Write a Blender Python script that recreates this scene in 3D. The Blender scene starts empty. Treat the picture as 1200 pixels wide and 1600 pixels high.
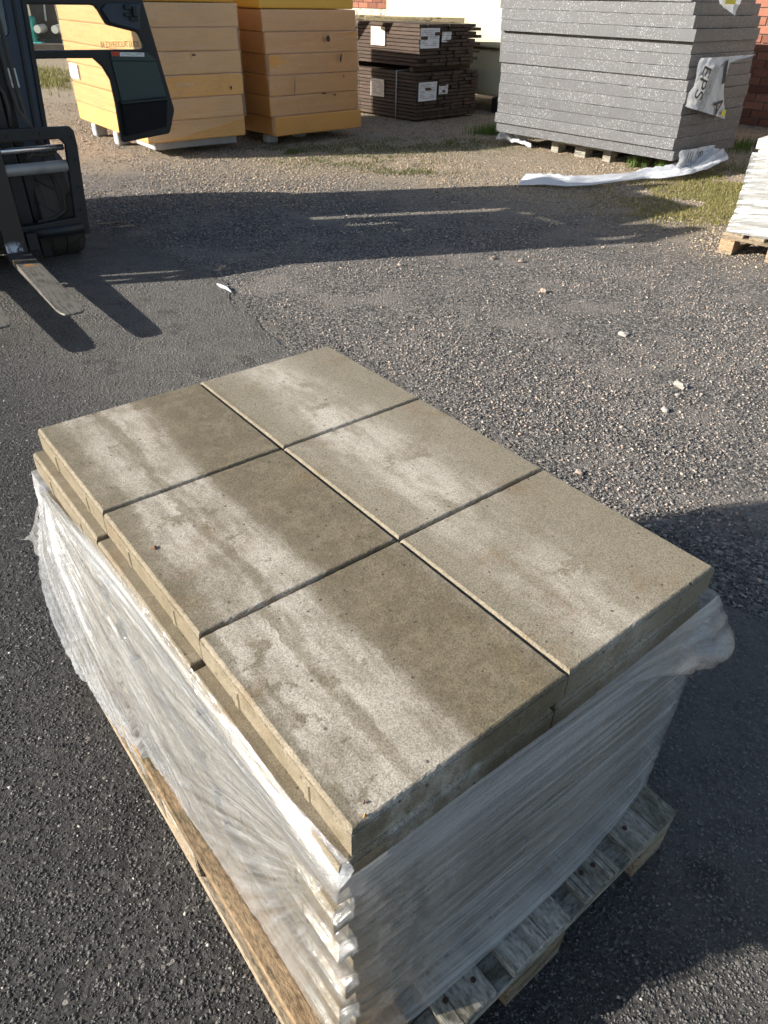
import bpy, bmesh, math, random
import numpy as np
from mathutils import Vector, Matrix, Euler

random.seed(7)
rng = np.random.default_rng(7)
R = math.radians
scene = bpy.context.scene
COL = scene.collection

# ------------------------------------------------------------------ camera
cd = bpy.data.cameras.new("camera")
cam = bpy.data.objects.new("camera", cd)
COL.objects.link(cam)
cd.sensor_fit = 'VERTICAL'
cd.sensor_height = 36.0
cd.sensor_width = 27.0
cd.lens = 36.0 * 1095.0 / 1600.0
cd.clip_start = 0.02
cd.clip_end = 400.0
cd.dof.use_dof = True
cd.dof.focus_distance = 1.6
cd.dof.aperture_fstop = 18.0
right = Vector((0.99981, 0.0, 0.019357))
up = Vector((-0.01556, 0.594878, 0.803666))
back = Vector((-0.011515, -0.803816, 0.594766))
cam.matrix_world = Matrix(((right.x, up.x, back.x, 0.0),
                           (right.y, up.y, back.y, 0.0),
                           (right.z, up.z, back.z, 1.4587),
                           (0, 0, 0, 1)))
scene.camera = cam

# ------------------------------------------------------------------ light
SUN_EL, SUN_AZ = 23.0, 15.0          # shadows run towards +X, turned 15 degrees to +Y
world = bpy.data.worlds.new("World")
scene.world = world
world.use_nodes = True
wt = world.node_tree
sky = wt.nodes.new('ShaderNodeTexSky')
sky.sky_type = 'NISHITA'
sky.sun_disc = False
sky.sun_elevation = R(SUN_EL)
sky.sun_rotation = math.atan2(-math.cos(R(SUN_AZ)), -math.sin(R(SUN_AZ)))
sky.air_density = 1.0
sky.dust_density = 1.0
wt.links.new(sky.outputs[0], wt.nodes['Background'].inputs[0])
wt.nodes['Background'].inputs[1].default_value = 0.082
sd = bpy.data.lights.new("sun", 'SUN')
sd.energy = 5.0
sd.angle = R(0.5)
sd.color = (1.0, 0.95, 0.875)
sun = bpy.data.objects.new("sun", sd)
COL.objects.link(sun)
dvec = Vector((math.cos(R(SUN_AZ)) * math.cos(R(SUN_EL)), math.sin(R(SUN_AZ)) * math.cos(R(SUN_EL)), -math.sin(R(SUN_EL))))
sun.rotation_euler = dvec.to_track_quat('-Z', 'Y').to_euler()
sun.location = (-6, -2, 8)
scene.view_settings.view_transform = 'Standard'
scene.view_settings.look = 'None'
scene.view_settings.gamma = 1.0
scene.view_settings.use_curve_mapping = False
scene.view_settings.exposure = 1.08
scene.cycles.use_denoising = True
scene.cycles.use_adaptive_sampling = True
scene.cycles.adaptive_threshold = 0.025
scene.cycles.max_bounces = 5
scene.cycles.diffuse_bounces = 3
scene.cycles.glossy_bounces = 3
scene.cycles.transparent_max_bounces = 14

# ------------------------------------------------------------------ node helpers
class NT:
    def __init__(s, tree):
        s.t = tree
    def n(s, kind, ins=None, **props):
        nd = s.t.nodes.new('ShaderNode' + kind)
        for k, v in props.items():
            setattr(nd, k, v)
        for k, v in (ins or {}).items():
            sock = nd.inputs[k]
            if isinstance(v, bpy.types.NodeSocket):
                s.t.links.new(v, sock)
            else:
                sock.default_value = v
        return nd
    def math(s, op, a, b=0.0, c=0.0, clamp=False):
        return s.n('Math', {0: a, 1: b, 2: c}, operation=op, use_clamp=clamp).outputs[0]
    def noise(s, vec, scale, detail=4.0, rough=0.55, dist=0.0):
        return s.n('TexNoise', {'Vector': vec, 'Scale': scale, 'Detail': detail, 'Roughness': rough, 'Distortion': dist}).outputs[0]
    def ramp(s, fac, stops, interp='LINEAR'):
        nd = s.n('ValToRGB', {0: fac})
        cr = nd.color_ramp
        cr.interpolation = interp
        while len(cr.elements) < len(stops):
            cr.elements.new(0.5)
        for e, (p, c) in zip(cr.elements, stops):
            e.position = p
            if isinstance(c, (int, float)):
                c = (c, c, c)
            e.color = (c[0], c[1], c[2], 1.0)
        return nd.outputs[0]
    def step(s, v, a, b):
        return s.n('MapRange', {0: v, 1: a, 2: b, 3: 0.0, 4: 1.0}, interpolation_type='SMOOTHSTEP').outputs[0]
    def mix(s, fac, a, b, mode='MIX'):
        nd = s.n('Mix', None, data_type='RGBA', blend_type=mode)
        for i, v in ((0, fac), (6, a), (7, b)):
            sock = nd.inputs[i]
            if isinstance(v, bpy.types.NodeSocket):
                s.t.links.new(v, sock)
            elif i == 0:
                sock.default_value = v
            else:
                if isinstance(v, (int, float)):
                    v = (v, v, v)
                sock.default_value = (v[0], v[1], v[2], 1.0)
        return nd.outputs[2]
    def mapping(s, vec, loc=(0, 0, 0), rot=(0, 0, 0), scale=(1, 1, 1), kind='POINT'):
        return s.n('Mapping', {0: vec, 1: loc, 2: rot, 3: scale}, vector_type=kind).outputs[0]
    def bump(s, h, strength, dist=0.002, normal=None):
        ins = {'Strength': strength, 'Distance': dist, 'Height': h}
        if normal is not None:
            ins['Normal'] = normal
        return s.n('Bump', ins).outputs[0]
    def objcoord(s, wobble=True):
        oc = s.n('TexCoord').outputs['Object']
        if not wobble:
            return oc
        rnd = s.n('ObjectInfo').outputs['Random']
        off = s.n('CombineXYZ', {0: s.math('MULTIPLY', rnd, 17.0), 1: s.math('MULTIPLY', rnd, 31.0), 2: s.math('MULTIPLY', rnd, 53.0)}).outputs[0]
        return s.n('VectorMath', {0: oc, 1: off}, operation='ADD').outputs[0]
    def pos(s):
        return s.n('NewGeometry').outputs['Position']
    def sep(s, v):
        return s.n('SeparateXYZ', {0: v}).outputs
    def schlick(s, normal=None, f0=0.04):
        g = s.n('NewGeometry')
        nn = normal if normal is not None else g.outputs['Normal']
        d = s.n('VectorMath', {0: nn, 1: g.outputs['Incoming']}, operation='DOT_PRODUCT').outputs['Value']
        q = s.math('POWER', s.math('SUBTRACT', 1.0, s.math('ABSOLUTE', d), clamp=True), 5.0)
        return s.math('ADD', f0, s.math('MULTIPLY', q, 1.0 - f0))
    def rnd(s):
        return s.n('ObjectInfo').outputs['Random']

MATS = {}
def material(name, fn):
    m = bpy.data.materials.new(name)
    m.use_nodes = True
    t = m.node_tree
    t.nodes.clear()
    out = t.nodes.new('ShaderNodeOutputMaterial')
    k = NT(t)
    sh = fn(k)
    t.links.new(sh, out.inputs[0])
    MATS[name] = m
    return m

def princ(k, color, rough=0.6, normal=None, metal=0.0, spec=0.5, **extra):
    if not isinstance(color, bpy.types.NodeSocket):
        color = (color[0], color[1], color[2], 1.0)
    ins = {'Base Color': color, 'Roughness': rough, 'Metallic': metal, 'Specular IOR Level': spec}
    if normal is not None:
        ins['Normal'] = normal
    ins.update(extra)
    return k.n('BsdfPrincipled', ins).outputs[0]

STACK_YAW = R(38.4)
STACK_O = Vector((-0.0205, 0.3902, 0.0))
def st(x, y, z=0.0):
    c, s = math.cos(STACK_YAW), math.sin(STACK_YAW)
    return Vector((STACK_O.x + c * x - s * y, STACK_O.y + s * x + c * y, z))

# ---- asphalt
def _asphalt(k):
    p = k.pos()
    pw = k.n('VectorMath', {0: p, 1: k.n('VectorMath', {0: k.n('TexNoise', {'Vector': p, 'Scale': 90.0, 'Detail': 2.0}).outputs['Color'], 1: (0.006, 0.006, 0.006)}, operation='MULTIPLY').outputs[0]}, operation='ADD').outputs[0]
    d1 = k.n('TexVoronoi', {'Vector': pw, 'Scale': 135.0, 'Randomness': 1.0}, feature='F1')
    d2 = k.n('TexVoronoi', {'Vector': pw, 'Scale': 70.0}, feature='F1')
    nf = k.noise(p, 85.0, 6.0, 0.72)
    nl = k.noise(p, 1.1, 4.0, 0.6)
    nm = k.noise(p, 9.0, 4.0, 0.6)
    cellv = k.sep(d1.outputs['Color'])[0]
    cell2 = k.sep(d2.outputs['Color'])[1]
    base = k.ramp(nf, [(0.30, (0.018, 0.0175, 0.017)), (0.50, (0.050, 0.048, 0.046)), (0.70, (0.105, 0.100, 0.095))])
    base = k.mix(k.math('MULTIPLY', k.step(cellv, 0.70, 1.0), 0.45), base, (0.135, 0.125, 0.115))
    base = k.mix(k.math('MULTIPLY', k.math('GREATER_THAN', cellv, 0.985), 0.8), base, (0.27, 0.24, 0.21))
    base = k.mix(k.math('MULTIPLY', k.math('MULTIPLY', k.math('GREATER_THAN', cell2, 0.992), k.math('LESS_THAN', d2.outputs['Distance'], 0.33)), 0.8), base, (0.36, 0.34, 0.31))
    # dust trodden in from the gravel, thicker away from the pallet
    s = k.sep(p)
    edge = k.math('ADD', k.math('MULTIPLY', s[0], 0.55), k.math('MULTIPLY', s[1], 0.46))
    dustf = k.step(k.math('ADD', edge, k.math('MULTIPLY', nl, 1.1)), 0.80, 1.45)
    base = k.mix(k.math('MULTIPLY', dustf, k.ramp(k.math('ADD', k.math('MULTIPLY', nm, 0.5), k.math('MULTIPLY', nf, 0.5)), [(0.30, 0.15), (0.62, 0.80)])), base, (0.20, 0.183, 0.160))
    base = k.mix(k.math('MULTIPLY', k.step(nl, 0.45, 0.7), 0.25), base, (0.030, 0.029, 0.028))
    spots = k.step(k.noise(k.mapping(p, loc=(3.3, 1.7, 0)), 2.6, 5.0, 0.62), 0.60, 0.68)
    base = k.mix(k.math('MULTIPLY', spots, 0.5), base, (0.020, 0.019, 0.018))
    h = k.math('ADD', k.math('MULTIPLY', d1.outputs['Distance'], -0.8), k.math('MULTIPLY', nf, 2.4))
    h = k.math('ADD', h, k.math('MULTIPLY', d2.outputs['Distance'], -0.7))
    nrm = k.bump(h, 1.0, 0.0055)
    nrm = k.bump(nm, 0.35, 0.012, nrm)
    return princ(k, base, 0.85, nrm, spec=0.22)
material('asphalt', _asphalt)

# ---- earth under the gravel
def _earth(k):
    p = k.pos()
    s = k.sep(p)
    v1 = k.n('TexVoronoi', {'Vector': p, 'Scale': 95.0}, feature='F1')
    v2 = k.n('TexVoronoi', {'Vector': p, 'Scale': 190.0}, feature='F1')
    c1 = k.sep(v1.outputs['Color'])
    nl = k.noise(p, 0.8, 4.0, 0.6)
    nf = k.noise(p, 70.0, 5.0, 0.7)
    nd = k.noise(p, 2.3, 5.0, 0.62)
    grey = k.ramp(c1[0], [(0.0, (0.050, 0.048, 0.046)), (0.45, (0.115, 0.107, 0.098)), (0.80, (0.205, 0.186, 0.165)), (1.0, (0.38, 0.335, 0.29))])
    grey = k.mix(k.math('MULTIPLY', k.step(nd, 0.46, 0.66), 0.75), grey, k.mix(nf, (0.15, 0.133, 0.114), (0.32, 0.285, 0.245)))
    tan = k.ramp(c1[1], [(0.0, (0.16, 0.126, 0.086)), (0.5, (0.30, 0.242, 0.170)), (1.0, (0.50, 0.415, 0.31))])
    tan = k.mix(k.math('MULTIPLY', k.step(nd, 0.5, 0.7), 0.6), tan, k.mix(nf, (0.17, 0.138, 0.094), (0.34, 0.28, 0.20)))
    # sandy gravel towards the stacks on the right, grey chippings elsewhere
    f = k.math('ADD', k.math('MULTIPLY', s[1], 0.42), k.math('MULTIPLY', s[0], 0.17))
    f = k.math('ADD', f, k.math('MULTIPLY', nl, 1.7))
    base = k.mix(k.step(f, 3.2, 4.3), grey, tan)
    base = k.mix(k.math('MULTIPLY', k.step(nf, 0.52, 0.74), 0.35), base, (0.055, 0.050, 0.045))
    h = k.math('ADD', k.math('MULTIPLY', v1.outputs['Distance'], -0.8), k.math('MULTIPLY', v2.outputs['Distance'], -0.4))
    h = k.math('ADD', h, k.math('MULTIPLY', nf, 1.4))
    nrm = k.bump(h, 1.0, 0.008)
    return princ(k, base, 0.9, nrm, spec=0.2)
material('earth', _earth)

def _stone(k):
    c = k.n('Attribute', None, attribute_name='col').outputs['Color']
    nf = k.noise(k.pos(), 180.0, 3.0, 0.6)
    c = k.mix(0.35, c, k.mix(1.0, c, k.ramp(nf, [(0.3, 0.5), (0.7, 1.5)]), 'MULTIPLY'))
    return princ(k, c, 0.75, spec=0.4)
material('stone', _stone)

def _blade(k):
    c = k.n('Attribute', None, attribute_name='col').outputs['Color']
    d = princ(k, c, 0.6, spec=0.3)
    t = k.n('BsdfTranslucent', {0: c}).outputs[0]
    return k.n('MixShader', {0: 0.3, 1: d, 2: t}).outputs[0]
material('blade', _blade)

# ---- concrete slabs with dry and damp bands
def _concrete(k):
    p = k.mapping(k.pos(), (STACK_O.x, STACK_O.y, 0.0), (0, 0, STACK_YAW), (1, 1, 1), 'TEXTURE')
    s = k.sep(p)
    stretched = k.mapping(p, scale=(1.0, 0.28, 1.0))
    n1 = k.noise(stretched, 9.0, 5.0, 0.6)
    n2 = k.noise(p, 30.0, 8.0, 0.72)
    n3 = k.noise(stretched, 38.0, 4.0, 0.6)
    rnd = k.rnd()
    x = k.math('ADD', s[0], k.math('MULTIPLY', k.math('SUBTRACT', n1, 0.5), 0.085))
    x = k.math('ADD', x, k.math('MULTIPLY', k.math('SUBTRACT', n2, 0.5), 0.048))
    x = k.math('ADD', x, k.math('MULTIPLY', k.math('SUBTRACT', rnd, 0.5), 0.045))
    xf = k.math('DIVIDE', x, 0.72)
    q = lambda v: max(0.0, min(1.0, v / 0.72))
    dry = k.ramp(xf, [(q(0.0), 0.12), (q(0.022), 0.30), (q(0.030), 0.80), (q(0.090), 0.90), (q(0.096), 0.35),
                      (q(0.110), 0.40), (q(0.116), 0.90), (q(0.172), 0.85), (q(0.192), 0.08), (q(0.215), 0.0), (q(0.33), 0.0),
                      (q(0.352), 0.14), (q(0.415), 0.24), (q(0.452), 0.8), (q(0.500), 0.95), (q(0.552), 0.55), (q(0.600), 0.14), (q(0.71), 0.06)])
    dry = k.math('MULTIPLY', dry, k.ramp(n3, [(0.30, 0.35), (0.56, 1.05)]))
    blot = k.step(k.math('ADD', k.noise(p, 12.0, 6.0, 0.7), k.math('MULTIPLY', k.math('SUBTRACT', n2, 0.5), 0.35)), 0.585, 0.615)
    dry = k.math('MULTIPLY', dry, k.math('SUBTRACT', 1.0, k.math('MULTIPLY', blot, 0.75)))
    # the light band thins out along the run of slabs here and there
    ny = k.noise(k.mapping(p, scale=(0.6, 1.0, 1.0)), 5.5, 3.0, 0.6)
    dry = k.math('MULTIPLY', dry, k.ramp(ny, [(0.32, 0.45), (0.5, 1.0)]))
    dry = k.math('MULTIPLY', dry, k.math('ADD', 0.72, k.math('MULTIPLY', k.math('FRACT', k.math('MULTIPLY', rnd, 7.31)), 0.38)))
    damp = k.mix(k.step(n2, 0.42, 0.62), (0.150, 0.120, 0.073), (0.196, 0.160, 0.102))
    damp = k.mix(k.math('MULTIPLY', k.step(s[0], 0.34, 0.38), 0.55), damp, (0.265, 0.227, 0.158))
    light = k.mix(n3, (0.37, 0.325, 0.26), (0.52, 0.465, 0.38))
    col = k.mix(dry, damp, light)
    # rusty tints
    nr = k.noise(p, 7.0, 3.0, 0.7)
    col = k.mix(k.math('MULTIPLY', k.step(nr, 0.56, 0.74), 0.55), col, (0.20, 0.135, 0.070))
    # sand grain and air holes
    g = k.noise(p, 430.0, 3.0, 0.7)
    col = k.mix(1.0, col, k.ramp(g, [(0.32, 0.52), (0.52, 1.0), (0.70, 1.36)]), 'MULTIPLY')
    v = k.n('TexVoronoi', {'Vector': p, 'Scale': 75.0}, feature='F1')
    vr = k.sep(v.outputs['Color'])[0]
    hole = k.math('MULTIPLY', k.math('LESS_THAN', v.outputs['Distance'], k.math('MULTIPLY', k.step(vr, 0.72, 1.0), 0.19)), 1.0)
    col = k.mix(k.math('MULTIPLY', hole, 0.75), col, (0.045, 0.038, 0.03))
    h = k.math('SUBTRACT', k.math('MULTIPLY', g, 0.8), k.math('MULTIPLY', hole, 1.2))
    nrm = k.bump(h, 0.55, 0.0022)
    return princ(k, col, k.math('ADD', 0.62, k.math('MULTIPLY', dry, 0.25)), nrm, spec=0.35)
material('concrete', _concrete)

# ---- wood
def wood(name, dark, lightc, grey=0.0, greyc=(0.27, 0.265, 0.25), relief=0.5, fine=1.0):
    def fn(k):
        p = k.objcoord()
        a = k.noise(k.mapping(p, scale=(2.2 * fine, 26.0 * fine, 26.0 * fine)), 3.2, 6.0, 0.62, 0.6)
        b = k.noise(k.mapping(p, scale=(1.0, 5.0, 5.0)), 3.0, 3.0, 0.5)
        rings = k.noise(k.mapping(p, scale=(0.9 * fine, 9.0 * fine, 9.0 * fine)), 4.0, 3.0, 0.6, 1.6)
        f = k.math('ADD', k.math('MULTIPLY', a, 0.6), k.math('MULTIPLY', rings, 0.4))
        c = k.ramp(f, [(0.36, dark), (0.62, lightc)])
        if grey > 0:
            gf = k.math('MULTIPLY', k.step(b, 0.30, 0.6), grey)
            gc = k.mix(f, (greyc[0] * 0.42, greyc[1] * 0.42, greyc[2] * 0.42), (greyc[0] * 1.35, greyc[1] * 1.35, greyc[2] * 1.35))
            c = k.mix(gf, c, gc)
            c = k.mix(k.math('MULTIPLY', k.step(k.noise(k.mapping(p, scale=(0.6, 1.4, 1.4)), 9.0, 4.0, 0.6, 1.0), 0.52, 0.66), 0.7), c, (0.075, 0.066, 0.036))
        c = k.mix(1.0, c, k.ramp(k.rnd(), [(0.0, 0.78), (1.0, 1.18)]), 'MULTIPLY')
        pit = k.noise(k.mapping(p, scale=(0.45, 1.0, 1.0)), 150.0 * fine, 4.0, 0.7)
        c = k.mix(1.0, c, k.ramp(pit, [(0.33, 0.45), (0.52, 1.0), (0.70, 1.25)]), 'MULTIPLY')
        vk = k.n('TexVoronoi', {'Vector': k.mapping(p, scale=(0.35, 0.9, 0.9)), 'Scale': 9.0}, feature='F1')
        knot = k.math('MULTIPLY', k.math('SUBTRACT', 1.0, k.step(vk.outputs['Distance'], 0.07, 0.16)), k.math('GREATER_THAN', k.sep(vk.outputs['Color'])[0], 0.72))
        c = k.mix(k.math('MULTIPLY', knot, 0.85), c, (dark[0] * 0.30, dark[1] * 0.26, dark[2] * 0.24))
        crack = k.step(k.noise(k.mapping(p, scale=(1.2, 60.0, 60.0)), 2.0, 2.0, 0.5), 0.64, 0.70)
        c = k.mix(k.math('MULTIPLY', crack, 0.7), c, (dark[0] * 0.25, dark[1] * 0.25, dark[2] * 0.25))
        h = k.math('ADD', k.math('SUBTRACT', f, k.math('MULTIPLY', crack, 0.8)), k.math('MULTIPLY', pit, 0.9))
        return princ(k, c, 0.78, k.bump(h, relief, 0.003), spec=0.25)
    return material(name, fn)
wood('wood_fresh', (0.13, 0.078, 0.038), (0.30, 0.205, 0.112), 0.3, (0.20, 0.155, 0.105), 1.0)
wood('wood_pale', (0.22, 0.16, 0.098), (0.38, 0.30, 0.205), 0.25, (0.27, 0.245, 0.20), 0.7)
wood('wood_grey', (0.10, 0.085, 0.058), (0.46, 0.42, 0.335), 0.7, (0.36, 0.345, 0.30), 1.0)
wood('wood_brown', (0.050, 0.032, 0.024), (0.125, 0.080, 0.058), 0.25, (0.10, 0.085, 0.07), 0.4)
wood('wood_block', (0.30, 0.18, 0.10), (0.48, 0.32, 0.19), 0.1, (0.4, 0.35, 0.3), 0.4)
wood('wood_beam', (0.40, 0.31, 0.16), (0.58, 0.47, 0.27), 0.1, (0.4, 0.35, 0.3), 0.3)

# ---- film
def film(name, lo, hi, tint=(0.80, 0.80, 0.78), rough=0.22, fibre=(1.0, 26.0), seed=0.0, two=False, relief=0.5):
    def fn(k):
        def streaks(uvname, sd_):
            uv = k.n('UVMap', None, uv_map=uvname).outputs[0]
            a = k.noise(k.mapping(uv, loc=(sd_, sd_, 0), scale=(fibre[0], fibre[1], 1)), 3.0, 4.0, 0.6, 0.3)
            b = k.noise(k.mapping(uv, loc=(sd_ + 3, 0, 0), scale=(1.5, 6.0, 1)), 2.5, 4.0, 0.6)
            return a, b, uv
        a, b, uv = streaks('UVMap', seed)
        if two:
            a2, b2, uv2 = streaks('UVFan', seed + 7.0)
            wg = k.n('Attribute', None, attribute_name='wgt').outputs['Fac']
            a = k.n('Mix', {0: wg, 2: a, 3: a2}, data_type='FLOAT').outputs[0]
            b = k.n('Mix', {0: wg, 2: b, 3: b2}, data_type='FLOAT').outputs[0]
        p = k.n('TexCoord').outputs['Object']
        c = k.noise(p, 75.0, 4.0, 0.65, 1.5)
        f = k.math('ADD', k.math('MULTIPLY', a, 0.6), k.math('MULTIPLY', b, 0.4))
        op = k.n('MapRange', {0: f, 1: 0.36, 2: 0.62, 3: lo, 4: hi}).outputs[0]
        if two:
            hem = k.n('Attribute', None, attribute_name='hem').outputs['Fac']
            op = k.math('ADD', op, k.math('MULTIPLY', hem, k.math('MULTIPLY', k.math('SUBTRACT', 0.92, op), 0.75)))
        if two:
            thin = k.n('Attribute', None, attribute_name='thin').outputs['Fac']
            op = k.math('MULTIPLY', op, k.math('SUBTRACT', 1.0, k.math('MULTIPLY', thin, 0.80)))
        h = k.math('ADD', a, k.math('MULTIPLY', c, 0.55))
        nrm = k.bump(h, relief, 0.006)
        tr = k.n('BsdfTransparent', {0: (0.95, 0.95, 0.94, 1)}).outputs[0]
        body = k.n('MixShader', {0: 0.30, 1: k.n('BsdfDiffuse', {0: (*tint, 1), 'Normal': nrm}).outputs[0],
                                 2: k.n('BsdfTranslucent', {0: (*tint, 1), 'Normal': nrm}).outputs[0]}).outputs[0]
        m = k.n('MixShader', {0: op, 1: tr, 2: body}).outputs[0]
        gl = k.n('BsdfGlossy', {0: (1, 1, 1, 1), 1: rough, 'Normal': nrm}).outputs[0]
        return k.n('MixShader', {0: k.math('MULTIPLY', k.schlick(nrm, 0.09), 1.0, clamp=True), 1: m, 2: gl}).outputs[0]
    return material(name, fn)
film('stretch_film', 0.11, 0.40, (0.80, 0.84, 0.88), 0.09, (0.9, 11.0), 0.0, True, 0.50)
film('stretch_film_shade', 0.14, 0.46, (0.86, 0.87, 0.88), 0.12, (0.5, 12.0), 5.0, True, 0.55)
film('load_film', 0.30, 0.85, (0.40, 0.41, 0.41), 0.25, (3.0, 16.0), 2.0)
film('pack_film', 0.01, 0.11, (0.80, 0.66, 0.48), 0.22, (2.0, 60.0), 9.0)

def _plastic_white(k):
    p = k.objcoord()
    a = k.noise(p, 22.0, 6.0, 0.7, 1.5)
    d = princ(k, (0.74, 0.75, 0.77), 0.35, k.bump(a, 0.45, 0.02), spec=0.5)
    t = k.n('BsdfTranslucent', {0: (0.78, 0.79, 0.8, 1)}).outputs[0]
    return k.n('MixShader', {0: 0.25, 1: d, 2: t}).outputs[0]
material('plastic_white', _plastic_white)

# ---- foam
def _eps(k):
    p = k.objcoord()
    v = k.n('TexVoronoi', {'Vector': p, 'Scale': 170.0}, feature='F1')
    c = k.sep(v.outputs['Color'])
    big = k.noise(p, 2.2, 4.0, 0.6)
    base = k.ramp(c[0], [(0.0, (0.056, 0.055, 0.057)), (0.8, (0.082, 0.081, 0.084)), (1.0, (0.115, 0.114, 0.116))])
    thr = k.n('MapRange', {0: big, 1: 0.35, 2: 0.72, 3: 1.0, 4: 0.91}).outputs[0]
    base = k.mix(k.math('MULTIPLY', k.math('GREATER_THAN', c[1], thr), 0.75), base, (0.42, 0.43, 0.44))
    cut = k.noise(k.mapping(p, scale=(30.0, 30.0, 1.5)), 2.0, 3.0, 0.6)
    base = k.mix(1.0, base, k.ramp(cut, [(0.3, 0.86), (0.7, 1.12)]), 'MULTIPLY')
    base = k.mix(1.0, base, k.ramp(k.rnd(), [(0.0, 0.88), (1.0, 1.1)]), 'MULTIPLY')
    h = k.math('ADD', k.math('MULTIPLY', v.outputs['Distance'], -1.0), k.math('MULTIPLY', cut, 0.6))
    return princ(k, base, 0.5, k.bump(h, 0.35, 0.004), spec=0.6)
material('foam_grey', _eps)

def pack(name, c1, c2, wr=0.5):
    def fn(k):
        p = k.objcoord()
        a = k.noise(k.mapping(p, scale=(1.3, 1.3, 60.0)), 2.2, 4.0, 0.6, 0.2)
        b = k.noise(p, 1.7, 3.0, 0.6)
        msk = k.step(k.noise(p, 2.6, 3.0, 0.6), 0.42, 0.6)
        c = k.mix(b, c1, c2)
        c = k.mix(k.math('MULTIPLY', k.step(k.noise(p, 5.0, 4.0, 0.65), 0.60, 0.75), 0.3), c, (c1[0] * 0.6, c1[1] * 0.55, c1[2] * 0.5))
        return princ(k, c, 0.36, k.bump(k.math('MULTIPLY', a, msk), wr, 0.010), spec=0.5)
    return material(name, fn)
pack('pack_tan', (0.68, 0.35, 0.105), (0.75, 0.41, 0.14), 0.8)
pack('pack_rust', (0.68, 0.30, 0.070), (0.75, 0.36, 0.095), 0.8)
pack('pack_amber', (0.68, 0.36, 0.04), (0.76, 0.43, 0.06), 0.15)
pack('pack_cream', (0.50, 0.45, 0.29), (0.56, 0.51, 0.34), 0.35)

# ---- masonry
def _brick(k):
    p = k.objcoord()
    a = k.noise(p, 22.0, 4.0, 0.6)
    c = k.mix(a, (0.17, 0.062, 0.042), (0.33, 0.145, 0.092))
    c = k.mix(1.0, c, k.ramp(k.rnd(), [(0.0, 0.55), (0.5, 1.0), (1.0, 1.35)]), 'MULTIPLY')
    return princ(k, c, 0.85, k.bump(a, 0.5, 0.004), spec=0.2)
material('brick', _brick)
def _mortar(k):
    a = k.noise(k.pos(), 60.0, 4.0, 0.6)
    return princ(k, k.mix(a, (0.30, 0.28, 0.25), (0.44, 0.41, 0.37)), 0.9, k.bump(a, 0.4, 0.003), spec=0.2)
material('mortar', _mortar)
def _aggregate(k):
    p = k.objcoord()
    v = k.n('TexVoronoi', {'Vector': p, 'Scale': 26.0}, feature='F1')
    c = k.ramp(k.sep(v.outputs['Color'])[0], [(0.0, (0.10, 0.08, 0.06)), (0.25, (0.40, 0.34, 0.26)), (1.0, (0.56, 0.49, 0.38))])
    return princ(k, c, 0.8, k.bump(v.outputs['Distance'], 0.6, 0.01), spec=0.2)
material('aggregate', _aggregate)

# ---- machine
def paint(name, col, rough=0.35, dirt=0.3, metal=0.0):
    def fn(k):
        p = k.objcoord()
        a = k.noise(p, 6.0, 5.0, 0.65)
        b = k.noise(p, 70.0, 3.0, 0.6)
        c = k.mix(k.math('MULTIPLY', k.step(a, 0.45, 0.75), dirt), col, (0.12, 0.105, 0.085))
        c = k.mix(k.math('MULTIPLY', k.step(b, 0.66, 0.74), dirt), c, (0.22, 0.19, 0.15))
        return princ(k, c, k.math('ADD', rough, k.math('MULTIPLY', a, 0.25)), k.bump(a, 0.05, 0.01), metal, 0.5)
    return material(name, fn)
paint('navy', (0.018, 0.034, 0.062), 0.30, 0.12)
paint('black_steel', (0.010, 0.011, 0.013), 0.40, 0.10)
paint('dark_plastic', (0.020, 0.027, 0.026), 0.5, 0.12)
paint('panel_green', (0.050, 0.075, 0.070), 0.6, 0.1)
paint('pocket_black', (0.006, 0.006, 0.007), 0.8, 0.05)
paint('turquoise', (0.05, 0.45, 0.39), 0.4, 0.25)
paint('grey_white', (0.55, 0.56, 0.55), 0.5, 0.3)
paint('rust_brown', (0.060, 0.040, 0.030), 0.8, 0.4)
paint('chrome_rod', (0.55, 0.56, 0.58), 0.16, 0.15, 0.9)
paint('grey_tube', (0.30, 0.31, 0.31), 0.4, 0.35, 0.3)
paint('bright_steel', (0.60, 0.62, 0.66), 0.25, 0.05, 0.9)
paint('pale_stone', (0.60, 0.57, 0.52), 0.7, 0.2)
paint('foot_white', (0.40, 0.41, 0.42), 0.6, 0.4)
paint('red_print', (0.55, 0.07, 0.03), 0.5, 0.0)
paint('print_dark', (0.045, 0.030, 0.025), 0.6, 0.0)
paint('print_yellow', (0.65, 0.55, 0.05), 0.6, 0.0)
paint('leaf_rust', (0.20, 0.06, 0.03), 0.7, 0.0)
paint('leaf_orange', (0.50, 0.24, 0.05), 0.7, 0.0)
paint('strap_white', (0.55, 0.54, 0.50), 0.5, 0.1)
paint('nail', (0.06, 0.035, 0.025), 0.6, 0.0, 0.5)
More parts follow.
